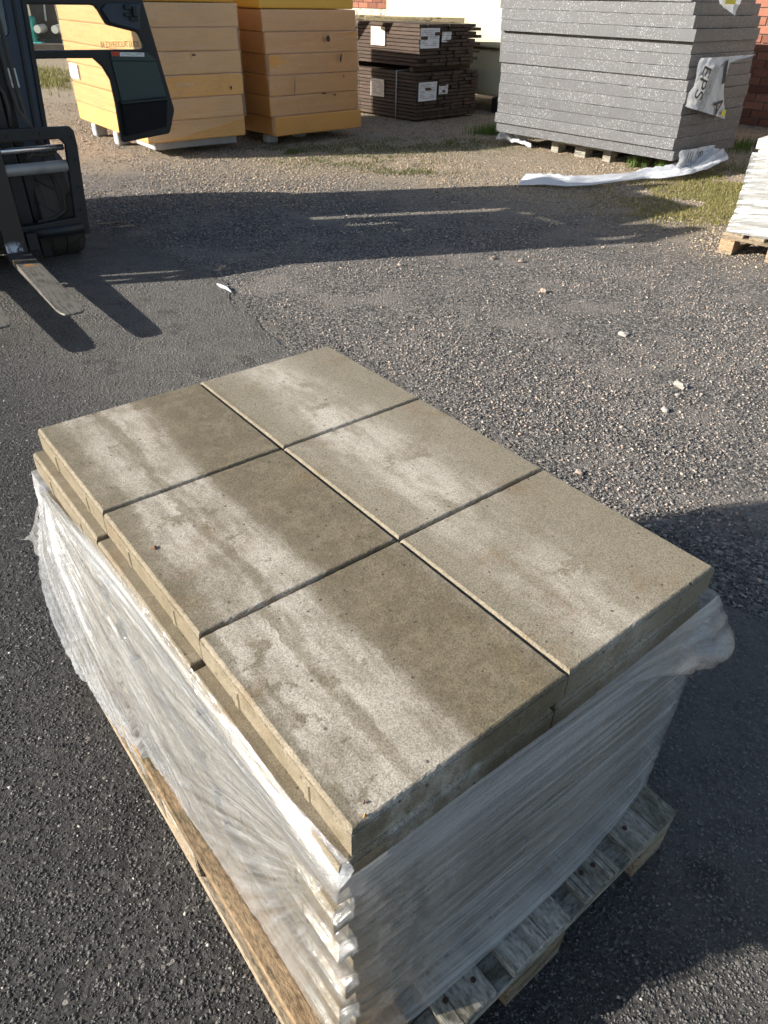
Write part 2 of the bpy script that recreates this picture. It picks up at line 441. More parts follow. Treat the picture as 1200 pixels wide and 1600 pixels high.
def _fork(k):
    p = k.objcoord(False)
    a = k.noise(k.mapping(p, scale=(3.0, 40.0, 3.0)), 3.0, 5.0, 0.65)
    b = k.noise(p, 11.0, 4.0, 0.6)
    s = k.sep(p)
    worn = k.math('MULTIPLY', k.step(s[0], 0.10, 0.35), k.step(k.math('ADD', a, k.math('MULTIPLY', b, 0.5)), 0.5, 0.85))
    c = k.mix(worn, (0.055, 0.050, 0.045), (0.24, 0.22, 0.19))
    near = k.math('SUBTRACT', 1.0, k.step(k.math('ABSOLUTE', k.math('SUBTRACT', s[0], 0.23)), 0.02, 0.10))
    c = k.mix(k.math('MULTIPLY', near, k.step(b, 0.50, 0.60)), c, (0.50, 0.25, 0.06))
    scuff = k.math('MULTIPLY', k.math('MULTIPLY', k.step(s[2], 0.160, 0.166), k.math('SUBTRACT', 1.0, k.step(s[2], 0.185, 0.235))), k.step(k.math('ADD', b, k.math('MULTIPLY', a, 0.4)), 0.62, 0.74))
    c = k.mix(scuff, c, (0.62, 0.66, 0.74))
    return princ(k, c, k.math('SUBTRACT', 0.62, k.math('MULTIPLY', worn, 0.2)), k.bump(a, 0.25, 0.003), 0.5, 0.5)
material('fork_steel', _fork)
def _rubber(k):
    p = k.objcoord()
    a = k.noise(p, 12.0, 4.0, 0.6)
    return princ(k, k.mix(a, (0.040, 0.035, 0.030), (0.095, 0.082, 0.068)), 0.85, k.bump(a, 0.2, 0.004), spec=0.3)
material('rubber', _rubber)
def _glass(k):
    tr = k.n('BsdfTransparent', {0: (0.935, 0.972, 0.952, 1)}).outputs[0]
    gl = k.n('BsdfGlossy', {0: (1, 1, 1, 1), 1: 0.03}).outputs[0]
    fr = k.schlick()
    return k.n('MixShader', {0: fr, 1: tr, 2: gl}).outputs[0]
material('glass', _glass)

def paper(name, seed, rows, tint=(0.74, 0.76, 0.78)):
    """white label sheet with lines of small print, on the sheet's own UV"""
    def fn(k):
        uv = k.n('UVMap', None, uv_map='UVMap').outputs[0]
        s = k.sep(uv)
        row = k.math('FRACT', k.math('MULTIPLY', s[1], float(rows)))
        inrow = k.math('MULTIPLY', k.math('GREATER_THAN', row, 0.30), k.math('LESS_THAN', row, 0.72))
        word = k.noise(k.mapping(uv, loc=(seed, seed * 2.0, 0), scale=(26.0, rows * 1.0, 1)), 1.0, 1.0, 0.4)
        blk = k.noise(k.mapping(uv, loc=(seed * 3.0, 1.7, 0), scale=(3.2, rows * 0.45, 1)), 1.0, 0.0, 0.4)
        inside = k.math('MULTIPLY', k.math('MULTIPLY', k.math('GREATER_THAN', s[0], 0.08), k.math('LESS_THAN', s[0], 0.92)),
                        k.math('MULTIPLY', k.math('GREATER_THAN', s[1], 0.07), k.math('LESS_THAN', s[1], 0.93)))
        f = k.math('MULTIPLY', k.math('MULTIPLY', inrow, k.math('GREATER_THAN', word, 0.46)), k.math('MULTIPLY', inside, k.math('GREATER_THAN', blk, 0.45)))
        dirt = k.noise(uv, 4.0, 4.0, 0.6)
        c = k.mix(k.math('MULTIPLY', dirt, 0.35), tint, (tint[0] * 0.72, tint[1] * 0.68, tint[2] * 0.6))
        c = k.mix(k.math('MULTIPLY', f, 0.85), c, (0.06, 0.06, 0.07))
        return princ(k, c, 0.5, spec=0.4)
    return material(name, fn)
paper('paper_form', 1.3, 11)
paper('paper_form_tan', 4.1, 11, (0.62, 0.56, 0.50))
paper('paper_small', 7.7, 4)
paper('paper_white', 2.9, 9, (0.82, 0.82, 0.80))

# ------------------------------------------------------------------ mesh helpers
def me_from(name, verts, faces, smooth=False):
    me = bpy.data.meshes.new(name)
    me.from_pydata([tuple(v) for v in verts], [], faces)
    me.update()
    if smooth:
        me.shade_smooth()
    return me

def me_bm(name, bm, smooth=False):
    bmesh.ops.recalc_face_normals(bm, faces=bm.faces)
    me = bpy.data.meshes.new(name)
    bm.to_mesh(me)
    bm.free()
    if smooth:
        me.shade_smooth()
    return me

def link(name, me, mat=None, parent=None, loc=(0, 0, 0), rot=(0, 0, 0)):
    o = bpy.data.objects.new(name, me)
    COL.objects.link(o)
    if mat is not None and me is not None and len(me.materials) == 0:
        me.materials.append(MATS[mat])
    o.location = loc
    o.rotation_euler = rot
    if parent is not None:
        o.parent = parent
    return o

def tag(o, label=None, cat=None, group=None, kind=None):
    if label: o['label'] = label
    if cat: o['category'] = cat
    if group: o['group'] = group
    if kind: o['kind'] = kind
    return o

def empty(name, loc, rz, label, cat, group=None):
    o = bpy.data.objects.new(name, None)
    COL.objects.link(o)
    o.empty_display_size = 0.1
    o.location = loc
    o.rotation_euler = (0, 0, rz)
    return tag(o, label, cat, group)

def bm_box(bm, c, s, bev=0.0, rot=None, seg=1):
    """a bevelled box of size s centred on c added to bm"""
    r = bmesh.ops.create_cube(bm, size=1.0)
    vs = r['verts']
    bmesh.ops.scale(bm, vec=s, verts=vs)
    if bev > 0:
        es = list({e for v in vs for e in v.link_edges})
        rb = bmesh.ops.bevel(bm, geom=es, offset=bev, segments=seg, affect='EDGES', profile=0.5)
        vs = list({v for f in rb['faces'] for v in f.verts} | {v for v in vs if v.is_valid})
    if rot is not None:
        bmesh.ops.rotate(bm, cent=(0, 0, 0), matrix=Euler(rot).to_matrix(), verts=vs)
    bmesh.ops.translate(bm, vec=c, verts=vs)
    return vs

_boxes = {}
def box(name, s, mat, parent=None, loc=(0, 0, 0), rot=(0, 0, 0), bev=0.003, seg=1):
    key = (round(s[0], 4), round(s[1], 4), round(s[2], 4), mat, bev, seg)
    if key not in _boxes:
        bm = bmesh.new()
        bm_box(bm, (0, 0, 0), s, bev, None, seg)
        _boxes[key] = me_bm(name, bm)
    return link(name, _boxes[key], mat, parent, loc, rot)

def boxes(name, lst, mat, parent=None, loc=(0, 0, 0), rot=(0, 0, 0), bev=0.004, seg=1):
    bm = bmesh.new()
    for it in lst:
        bm_box(bm, it[0], it[1], bev, it[2] if len(it) > 2 else None, seg)
    return link(name, me_bm(name, bm), mat, parent, loc, rot)

def tube(name, pts, r, mat, parent=None, n=14, caps=True):
    bm = bmesh.new()
    rings = []
    pts = [Vector(p) for p in pts]
    for i, p in enumerate(pts):
        d = (pts[min(i + 1, len(pts) - 1)] - pts[max(i - 1, 0)]).normalized()
        a = d.orthogonal().normalized() if i == 0 else (prev - d * prev.dot(d)).normalized()
        prev = a
        b = d.cross(a)
        rr = r[i] if isinstance(r, (list, tuple)) else r
        rings.append([bm.verts.new(p + (a * math.cos(2 * math.pi * j / n) + b * math.sin(2 * math.pi * j / n)) * rr) for j in range(n)])
    for i in range(len(rings) - 1):
        for j in range(n):
            bm.faces.new((rings[i][j], rings[i][(j + 1) % n], rings[i + 1][(j + 1) % n], rings[i + 1][j]))
    if caps:
        bm.faces.new(rings[0][::-1])
        bm.faces.new(rings[-1])
    me = me_bm(name, bm)
    for p in me.polygons:
        p.use_smooth = len(p.vertices) == 4
    return link(name, me, mat, parent)

def plate(name, outer, holes, thick, mat, frame, parent=None, bev=0.0):
    """polygon (u, v) with holes, mapped by frame(u, v, w), thick along w from 0 to thick"""
    bm = bmesh.new()
    edges = []
    for loop in [outer] + list(holes):
        vs = [bm.verts.new((u, v, 0)) for u, v in loop]
        for i in range(len(vs)):
            edges.append(bm.edges.new((vs[i], vs[(i + 1) % len(vs)])))
    bmesh.ops.triangle_fill(bm, use_beauty=True, use_dissolve=False, edges=edges)
    ext = bmesh.ops.extrude_face_region(bm, geom=list(bm.faces))
    for g in ext['geom']:
        if isinstance(g, bmesh.types.BMVert):
            g.co.z = thick
    if bev > 0:
        bmesh.ops.recalc_face_normals(bm, faces=bm.faces)
        sharp = [e for e in bm.edges if len(e.link_faces) == 2 and e.calc_face_angle(0) > 1.0]
        bmesh.ops.bevel(bm, geom=sharp, offset=bev, segments=2, affect='EDGES', profile=0.6)
    for v in bm.verts:
        v.co = Vector(frame(v.co.x, v.co.y, v.co.z))
    return link(name, me_bm(name, bm), mat, parent)

def sheet_uv(me, uvs):
    lay = me.uv_layers.new(name='UVMap')
    for lp in me.loops:
        lay.data[lp.index].uv = uvs[lp.vertex_index]

def label_sheet(name, origin, du, dv, mat, parent, bow=0.0, n=6):
    """thin paper sheet: origin + u*du + v*dv, bowed a little off the surface"""
    o, du, dv = Vector(origin), Vector(du), Vector(dv)
    nn = du.cross(dv).normalized()
    vs, uv, fs = [], [], []
    for j in range(n + 1):
        for i in range(n + 1):
            u, v = i / n, j / n
            w = bow * ((2 * u - 1) ** 2 + 0.6 * (2 * v - 1) ** 2 + 0.5 * math.sin(5 * u + 3 * v))
            vs.append(o + du * u + dv * v + nn * w)
            uv.append((u, v))
    for j in range(n):
        for i in range(n):
            a = j * (n + 1) + i
            fs.append((a, a + 1, a + n + 2, a + n + 1))
    me = me_from(name, vs, fs, True)
    sheet_uv(me, uv)
    return link(name, me, mat, parent)

def text_mesh(name, body, size, mat, parent, mat4, extrude=0.0006, sx=1.0):
    c = bpy.data.curves.new(name, 'FONT')
    c.body = body
    c.size = size
    c.extrude = extrude
    c.align_x = 'CENTER'
    c.align_y = 'CENTER'
    o = bpy.data.objects.new(name + '_tmp', c)
    COL.objects.link(o)
    bpy.context.view_layer.update()
    me = bpy.data.meshes.new_from_object(o.evaluated_get(bpy.context.evaluated_depsgraph_get()))
    COL.objects.unlink(o)
    bpy.data.objects.remove(o)
    me.transform(Matrix.Diagonal((sx, 1, 1, 1)))
    me.transform(mat4)
    me.name = name
    me.materials.clear()
    return link(name, me, mat, parent)

def vnoise(x, y, seed=0):
    x = np.asarray(x, float); y = np.asarray(y, float)
    xi = np.floor(x).astype(np.int64); yi = np.floor(y).astype(np.int64)
    fx = x - xi; fy = y - yi
    fx = fx * fx * (3 - 2 * fx); fy = fy * fy * (3 - 2 * fy)
    def h(a, b):
        v = (a * 374761393 + b * 668265263 + seed * 1442695041) & 0x7fffffff
        v = ((v ^ (v >> 13)) * 1274126177) & 0x7fffffff
        return ((v ^ (v >> 16)) & 0xffff) / 65535.0
    return (h(xi, yi) * (1 - fx) + h(xi + 1, yi) * fx) * (1 - fy) + (h(xi, yi + 1) * (1 - fx) + h(xi + 1, yi + 1) * fx) * fy

def fbm(x, y, seed=0, octv=4):
    s, a, t = 0, 1.0, 0
    for i in range(octv):
        s = s + a * vnoise(x * 2 ** i, y * 2 ** i, seed + i * 17)
        t += a
        a *= 0.5
    return s / t

def ridge(x, y, seed=0, octv=3):
    s, a, t = 0, 1.0, 0
    for i in range(octv):
        s = s + a * (1 - np.abs(2 * vnoise(x * 2 ** i, y * 2 ** i, seed + i * 31) - 1))
        t += a
        a *= 0.55
    return s / t

def grid_mesh(name, P, UV, smooth=True, wrap=False):
    """P: (n, m, 3) array"""
    n, m = P.shape[:2]
    vs = P.reshape(-1, 3)
    idx = np.arange(n * m).reshape(n, m)
    if wrap:
        nx = np.vstack([idx[1:], idx[:1]])
        a, b, c, d = idx[:, :-1], nx[:, :-1], nx[:, 1:], idx[:, 1:]
    else:
        a, b, c, d = idx[:-1, :-1], idx[1:, :-1], idx[1:, 1:], idx[:-1, 1:]
    f = np.stack([a.ravel(), b.ravel(), c.ravel(), d.ravel()], 1)
    me = bpy.data.meshes.new(name)
    me.vertices.add(len(vs)); me.vertices.foreach_set('co', vs.astype(np.float32).ravel())
    me.loops.add(f.size); me.loops.foreach_set('vertex_index', f.ravel().astype(np.int32))
    me.polygons.add(len(f)); me.polygons.foreach_set('loop_start', np.arange(0, f.size, 4, dtype=np.int32))
    me.update(calc_edges=True)
    lay = me.uv_layers.new(name='UVMap')
    lay.data.foreach_set('uv', UV.reshape(-1, 2)[f.ravel()].astype(np.float32).ravel())
    if smooth:
        me.shade_smooth()
    me.validate()
    return me

def scatter_mesh(name, base_v, base_f, M, T, colors, mat, kind='stuff'):
    """many copies of a little solid joined into one mesh; M (n,3,3), T (n,3), colors (n,3)"""
    n, nv, nf = len(T), len(base_v), len(base_f)
    V = np.einsum('nij,vj->nvi', M, base_v) + T[:, None, :]
    F = base_f[None] + (np.arange(n) * nv)[:, None, None]
    k = base_f.shape[1]
    me = bpy.data.meshes.new(name)
    me.vertices.add(n * nv); me.vertices.foreach_set('co', V.astype(np.float32).ravel())
    me.loops.add(n * nf * k); me.loops.foreach_set('vertex_index', F.astype(np.int32).ravel())
    me.polygons.add(n * nf); me.polygons.foreach_set('loop_start', np.arange(0, n * nf * k, k, dtype=np.int32))
    me.update(calc_edges=True)
    at = me.color_attributes.new('col', 'FLOAT_COLOR', 'POINT')
    c4 = np.ones((n, nv, 4), np.float32); c4[:, :, :3] = colors[:, None, :]
    at.data.foreach_set('color', c4.ravel())
    o = link(name, me, mat)
    o['kind'] = kind
    return o

def rand_rot(n):
    q = rng.normal(size=(n, 4)); q /= np.linalg.norm(q, axis=1)[:, None]
    w, x, y, z = q.T
    return np.stack([np.stack([1 - 2 * (y * y + z * z), 2 * (x * y - z * w), 2 * (x * z + y * w)], 1),
                     np.stack([2 * (x * y + z * w), 1 - 2 * (x * x + z * z), 2 * (y * z - x * w)], 1),
                     np.stack([2 * (x * z - y * w), 2 * (y * z + x * w), 1 - 2 * (x * x + y * y)], 1)], 1)

# ------------------------------------------------------------------ ground
gr = link('ground', me_from('ground', [(-150, -150, 0), (150, -150, 0), (150, 150, 0), (-150, 150, 0)], [(0, 1, 2, 3)]), 'earth')
tag(gr, kind='structure')

# edge of the asphalt: a ragged line from beside the truck to the right of the pallet
EA, EB = Vector((-1.95, 5.34)), Vector((4.2, -2.13))
def edge_side(x, y):
    """signed distance to the asphalt edge, positive on the gravel side"""
    d = EB - EA
    L = d.length
    return ((x - EA.x) * (-d.y) + (y - EA.y) * d.x) / L
av = [(-14.0, -9.0), (9.0, -9.0), (4.2, -2.13)]
for i in range(1, 160):
    t = i / 160
    p = EB.lerp(EA, t)
    w = 0.30 * (fbm(np.array(t * 9.0), np.array(0.3), 3) - 0.5) * 2 + 0.10 * (vnoise(np.array(t * 55), np.array(1.0), 8) - 0.5)
    av.append((p.x + float(w), p.y + float(w)))
av += [(-1.95, 5.34), (-4.2, 6.1), (-9.0, 7.2), (-14.0, 8.0)]
bm = bmesh.new()
loop = [bm.verts.new((x, y, 0.006)) for x, y in av]
bmesh.ops.triangle_fill(bm, use_beauty=True, edges=[bm.edges.new((loop[i], loop[(i + 1) % len(loop)])) for i in range(len(loop))])
for f in bm.faces:
    if f.normal.z < 0:
        f.normal_flip()
me = bpy.data.meshes.new('asphalt_yard'); bm.to_mesh(me); bm.free()
tag(link('asphalt_yard', me, 'asphalt'), kind='structure')

# loose gravel, real stones
ico_bm = bmesh.new(); bmesh.ops.create_icosphere(ico_bm, subdivisions=1, radius=1.0)
ico_v = np.array([v.co[:] for v in ico_bm.verts]); ico_f = np.array([[v.index for v in f.verts] for f in ico_bm.faces]); ico_bm.free()
ico_v = ico_v * (1 + 0.28 * (rng.random((len(ico_v), 1)) - 0.5))
oct_v = np.array([(1, .1, 0), (-1, 0, .1), (0, 1, -.1), (.1, -1, 0), (0, .1, .9), (0, 0, -1)], float)
oct_f = np.array([(0, 2, 4), (2, 1, 4), (1, 3, 4), (3, 0, 4), (2, 0, 5), (1, 2, 5), (3, 1, 5), (0, 3, 5)])

rock_v = np.array([(x_, y_, z_) for x_ in (-1, 1) for y_ in (-1, 1) for z_ in (-1, 1)], float)
rock_v = rock_v / np.linalg.norm(rock_v, axis=1)[:, None] * (1 + 0.5 * (rng.random((8, 1)) - 0.5)) + 0.18 * rng.normal(size=(8, 3))
rock_f = np.array([(0, 1, 3), (0, 3, 2), (4, 6, 7), (4, 7, 5), (0, 4, 5), (0, 5, 1), (2, 3, 7), (2, 7, 6), (0, 2, 6), (0, 6, 4), (1, 5, 7), (1, 7, 3)])
def in_view(x, y, m=0.12):
    dep = 0.8038 * y + 0.5948 * 1.4587 + 0.0115 * x
    return (np.abs(x / dep) < (600 / 1095.0) + m) & (y > 0.2)

def tan_mix(x, y):
    f = 0.42 * y + 0.17 * x + 1.7 * fbm(x * 0.8 + 40, y * 0.8 + 40, 5)
    return np.clip((f - 3.2) / 1.1, 0, 1)

def stone_cols(x, y):
    n = len(x)
    r = rng.random(n)
    g = 0.085 + 0.22 * rng.random(n) ** 1.6
    grey = np.stack([g * 1.02, g, g * 0.97], 1)
    pink = np.array([0.42, 0.335, 0.28]) * (0.6 + 0.7 * rng.random((n, 1)))
    pale = np.array([0.42, 0.385, 0.34]) * (0.6 + 0.7 * rng.random((n, 1)))
    tan = np.array([0.40, 0.325, 0.235]) * (0.5 + 0.9 * rng.random((n, 1)))
    c = grey.copy()
    c = np.where((r > 0.72)[:, None], pink, c)
    c = np.where((r > 0.90)[:, None], pale, c)
    tm = tan_mix(x, y)
    c = np.where((rng.random(n) < tm * 0.85)[:, None], tan, c)
    return c * np.array([0.97, 0.93, 0.885])

def gravel(name, n, y0, y1, lo, hi, bv, bf, pw=2.0):
    y = y0 + (y1 - y0) * rng.random(n)
    x = (rng.random(n) * 2 - 1) * (0.62 * (0.8038 * y + 0.87) + 0.2)
    L = (EB - EA).length
    e = ((x - EA.x) * (-(EB.y - EA.y)) + (y - EA.y) * (EB.x - EA.x)) / L
    e = np.where(x < EA.x, (y - 5.34) + (x - EA.x) * 0.3, e)
    keep = (e > 0.22 - 1.1 * rng.random(n) ** 3) & in_view(x, y)
    patch_ = fbm(x * 1.5, y * 1.5, 12)
    rut = fbm((x * 0.9 + y * 0.25) * 1.6, (y * 0.9 - x * 0.25) * 0.5, 14)
    keep &= rng.random(n) < np.clip(2.6 * (patch_ - 0.30) + 1.4 * (rut - 0.5), 0.10, 1)
    x, y, e = x[keep], y[keep], e[keep]
    m = len(x)
    s = lo + (hi - lo) * rng.random(m) ** pw
    S = np.zeros((m, 3, 3)); S[:, 0, 0] = s * (0.8 + 0.5 * rng.random(m)); S[:, 1, 1] = s * (0.7 + 0.4 * rng.random(m)); S[:, 2, 2] = s * (0.45 + 0.35 * rng.random(m))
    a = rng.random(m) * 6.283
    Z = np.zeros((m, 3, 3)); Z[:, 0, 0] = np.cos(a); Z[:, 0, 1] = -np.sin(a); Z[:, 1, 0] = np.sin(a); Z[:, 1, 1] = np.cos(a); Z[:, 2, 2] = 1
    tilt = rand_rot(m) * 0.25 + np.eye(3) * 0.75
    M = Z @ tilt @ S
    T = np.stack([x, y, s * 0.22 + 0.001], 1)
    o = scatter_mesh(name, bv, bf, M, T, stone_cols(x, y), 'stone')
    return o
tag(gravel('gravel', 150000, 1.1, 5.2, 0.0028, 0.0098, rock_v, rock_f, 3.0), 'loose grey and pinkish gravel beyond the slab pallet', 'gravel')
tag(gravel('gravel', 190000, 5.2, 12.5, 0.005, 0.0155, oct_v, oct_f, 2.2), 'sandy brown gravel in front of the stacks in the background', 'gravel')

# grit standing proud of the asphalt close to the camera
n = 230000
gy = -0.15 + 5.9 * rng.random(n) ** 1.3
gx = (rng.random(n) * 2 - 1) * (0.60 * (0.8038 * gy + 0.87) + 0.05)
ge = ((gx - EA.x) * (-(EB.y - EA.y)) + (gy - EA.y) * (EB.x - EA.x)) / (EB - EA).length
clump = fbm(gx * 22, gy * 22, 33)
ge = np.where(gx < EA.x, (gy - 5.34) + (gx - EA.x) * 0.3, ge)
keep = (ge < 0.10) & (np.abs(gx / (0.8038 * gy + 0.87)) < 0.60) & (rng.random(n) < 0.25 + 1.1 * clump)
# none under the pallet
lx = (gx - STACK_O.x) * math.cos(STACK_YAW) + (gy - STACK_O.y) * math.sin(STACK_YAW)
ly = -(gx - STACK_O.x) * math.sin(STACK_YAW) + (gy - STACK_O.y) * math.cos(STACK_YAW)
keep &= ~((lx > -.03) & (lx < .70) & (ly > -.06) & (ly < 1.08))
gx, gy = gx[keep], gy[keep]
m = len(gx)
gs = (0.0022 + 0.0036 * rng.random(m) ** 1.6) * (1.0 + 0.22 * np.clip(gy - 2.2, 0, 3))
Sg = np.zeros((m, 3, 3)); Sg[:, 0, 0] = gs * (0.8 + 0.6 * rng.random(m)); Sg[:, 1, 1] = gs * (0.7 + 0.5 * rng.random(m)); Sg[:, 2, 2] = gs * (0.45 + 0.5 * rng.random(m))
ga = rng.random(m) * 6.283
Zg = np.zeros((m, 3, 3)); Zg[:, 0, 0] = np.cos(ga); Zg[:, 0, 1] = -np.sin(ga); Zg[:, 1, 0] = np.sin(ga); Zg[:, 1, 1] = np.cos(ga); Zg[:, 2, 2] = 1
Mg = Zg @ (rand_rot(m) * 0.3 + np.eye(3) * 0.7) @ Sg
gc = 0.028 + 0.085 * rng.random(m) ** 1.8
gcol = np.stack([gc * 1.03, gc, gc * 0.96], 1)
pr = rng.random(m)
gcol = np.where((pr > 0.955)[:, None], np.array([0.19, 0.175, 0.155]), gcol)
gcol = np.where((pr > 0.993)[:, None], np.array([0.42, 0.38, 0.33]), gcol)
gd = np.clip((0.55 * gx + 0.46 * gy + 0.55 - 0.8) / 0.65, 0, 1)[:, None] * 0.65
gcol = gcol * (1 - gd) + np.array([0.22, 0.205, 0.18]) * gd
tag(scatter_mesh('asphalt_grit', oct_v, oct_f, Mg, np.stack([gx, gy, 0.006 + gs * 0.10], 1), gcol, 'stone'), 'coarse dark grit bound in the asphalt surface round the pallet', 'asphalt grit')

# single bigger stones one can pick out
def stone(x, y, r, lab, colr):
    bm = bmesh.new()
    bmesh.ops.create_icosphere(bm, subdivisions=2, radius=0.66)
    sd_ = rng.integers(1000)
    for v in bm.verts:
        d = 1 + 0.75 * (float(vnoise(np.array(v.co.x * 2.2 + 5), np.array(v.co.y * 2.2 + v.co.z * 2.9 + 9), int(sd_))) - 0.5)
        v.co = Vector((v.co.x * r * 1.25 * d, v.co.y * r * d, v.co.z * r * 0.7 * d))
    o = link('stone', me_bm('stone', bm), colr, None, (x, y, r * 0.32), (0, 0, rng.random() * 6))
    tag(o, lab, 'stone', 'larger stones lying on the gravel')
paint('stone_pink', (0.34, 0.26, 0.21), 0.8, 0.5)
paint('stone_pale', (0.40, 0.36, 0.31), 0.8, 0.5)
for x, y, r, lab, c in [(1.012, 4.266, .034, 'pinkish rounded stone on the gravel in the middle distance', 'stone_pink'),
                        (1.314, 3.608, .030, 'pale rounded stone on the gravel, between pinkish stone and pale pair', 'stone_pale'),
                        (1.416, 2.992, .034, 'largest pale stone on the gravel, upper one of the pair near the right edge', 'stone_pale'),
                        (1.265, 2.749, .024, 'small pale stone below the largest pale stone, right of the slabs', 'stone_pale'),
                        (1.375, 2.90, .017, 'tiny pale stone between the two stones of the pale pair', 'stone_pale'),
                        (0.135, 4.74, .026, 'tan stone just below the lower edge of the forklift shadow', 'stone_pink'),
                        (0.779, 4.921, .026, 'tan stone by the shadow edge, left one of two', 'stone_pink'),
                        (0.968, 4.862, .028, 'tan stone by the shadow edge, right one of two', 'stone_pink'),
                        (0.771, 2.237, .020, 'small pinkish stone close to the right edge of the slabs', 'stone_pink')]:
    stone(x, y, r, lab, c)

# grass
def grass(name, spots, label, hmin, hmax, w, cols):
    Ms, Ts, Cs = [], [], []
    bv = np.array([(-0.5, 0, 0), (0.5, 0, 0), (-0.36, 0.12, 0.5), (0.36, 0.12, 0.5), (0, 0.5, 1.0)], float)
    bf = np.array([(0, 1, 3), (0, 3, 2), (2, 3, 4)])
    for (cx, cy, rx, ry, n) in spots:
        x = cx + rx * rng.normal(size=n) * 0.5; y = cy + ry * rng.normal(size=n) * 0.5
        keep = fbm(x * 3.0, y * 3.0, 21) > 0.40
        x, y = x[keep], y[keep]; m = len(x)
        h = hmin + (hmax - hmin) * rng.random(m)
        a = rng.random(m) * 6.283
        ww = w * (0.6 + 0.8 * rng.random(m)); ln = h * (0.2 + 0.9 * rng.random(m))
        M = np.zeros((m, 3, 3))
        M[:, 0, 0] = np.cos(a) * ww; M[:, 1, 0] = np.sin(a) * ww
        M[:, 0, 1] = -np.sin(a) * ln; M[:, 1, 1] = np.cos(a) * ln
        M[:, 2, 2] = h
        Ms.append(M); Ts.append(np.stack([x, y, 0 * x], 1))
        t = rng.random((m, 1))
        Cs.append(np.array(cols[0]) * (1 - t) + np.array(cols[1]) * t)
    o = scatter_mesh(name, bv, bf, np.concatenate(Ms), np.concatenate(Ts), np.concatenate(Cs), 'blade')
    tag(o, label, 'grass')
grass('grass', [(3.1, 6.75, 1.1, 0.8, 12000), (3.7, 7.4, 1.1, .8, 12000), (4.3, 7.9, 0.9, 0.9, 7000), (2.6, 6.2, 0.6, .3, 1800), (3.6, 6.2, .6, .4, 3000)],
      'short yellowish grass between the grey foam stack and the white wrapped load', 0.010, 0.034, 0.006, ((0.13, 0.135, 0.035), (0.33, 0.28, 0.11)))
grass('grass', [(-.3, 8.3, 1.0, .5, 2600), (0.1, 9.2, 1.2, .5, 2600), (-1.0, 8.9, .6, .3, 1200), (0.9, 9.6, .8, .5, 2000), (-1.1, 8.7, .25, .1, 600), (0.3, 7.8, .5, .2, 900)],
      'thin mossy grass on the sandy ground before the timber bundles', 0.01, 0.035, 0.006, ((0.06, 0.10, 0.02), (0.18, 0.16, 0.05)))
grass('grass', [(1.45, 10.35, .35, .16, 500), (2.95, 8.05, .10, .08, 160), (2.75, 8.3, .12, .08, 140), (4.8, 9.6, .8, .4, 1500)],
      'green grass tufts along the foot of the grey foam stack', 0.06, 0.15, 0.007, ((0.06, 0.13, 0.02), (0.15, 0.20, 0.05)))
grass('grass', [(-6.0, 15.6, 2.4, 1.6, 9000), (-8.2, 17.0, 2.5, 1.5, 5000)],
      'dry grass verge far behind the forklift on the left', 0.03, 0.09, 0.012, ((0.12, 0.13, 0.03), (0.30, 0.26, 0.10)))

# ------------------------------------------------------------------ pallets
def pallet(name, loc, rz, label, mats, group='wooden pallets on the ground'):
    """1200 x 800 pallet, x across the 800 side, y along the 1200 side, corner at loc"""
    p = empty(name, loc, rz, label, 'pallet', group)
    top, cross, block, bottom = mats
    xs = [(0, .145), (.1855, .2855), (.3275, .4725), (.5145, .6145), (.655, .8)]
    for i, (a, b) in enumerate(xs):
        m = top[i] if isinstance(top, (list, tuple)) else top
        d = box('deck_board', (1.2, b - a, 0.022), m, p, ((a + b) / 2, 0.6, 0.133), (0, 0, math.pi / 2), 0.0025)
        for yy in (0.035, 0.105, .56, .64, 1.10, 1.165):
            for xx in ((a + b) / 2 - (b - a) * 0.22, (a + b) / 2 + (b - a) * 0.22):
                if yy < 0.12 and group == 'slab':
                    pass
    for y in (0.0725, 0.6, 1.1275):
        box('cross_board', (0.8, 0.145, 0.022), cross, p, (0.4, y, 0.111), (0, 0, 0), 0.002)
        for x, w in ((0.05, .1), (0.4, .145), (0.75, .1)):
            box('block', (w, 0.145 if y != 0.6 else 0.145, 0.078), block, p, (x, y, 0.061), (0, 0, 0), 0.003)
    for x, w in ((0.05, .1), (0.4, .145), (0.75, .1)):
        box('bottom_board', (1.2, w, 0.022), bottom, p, (x, 0.6, 0.011), (0, 0, math.pi / 2), 0.002)
    return p

PX, PY = -0.064, -0.0935
P0 = pallet('pallet', st(PX, PY, 0.006), STACK_YAW, 'weathered wooden pallet under the wrapped concrete slabs in the foreground',
            (['wood_fresh', 'wood_grey', 'wood_grey', 'wood_grey', 'wood_grey'], 'wood_grey', 'wood_pale', 'wood_pale'), 'pallets')
# nails in the grey board ends
for x in (.035, .105, .215, .26, .36, .44, .545, .585, .69, .76):
    for y in (0.045, 0.085):
        if rng.random() < 0.55:
            bm = bmesh.new()
            bmesh.ops.create_cone(bm, cap_ends=True, segments=10, radius1=0.0052, radius2=0.0044, depth=0.002)
            link('nail', me_bm('nail', bm), 'nail', P0, (x + rng.normal() * .004, y + rng.normal() * 0.006, 0.145))

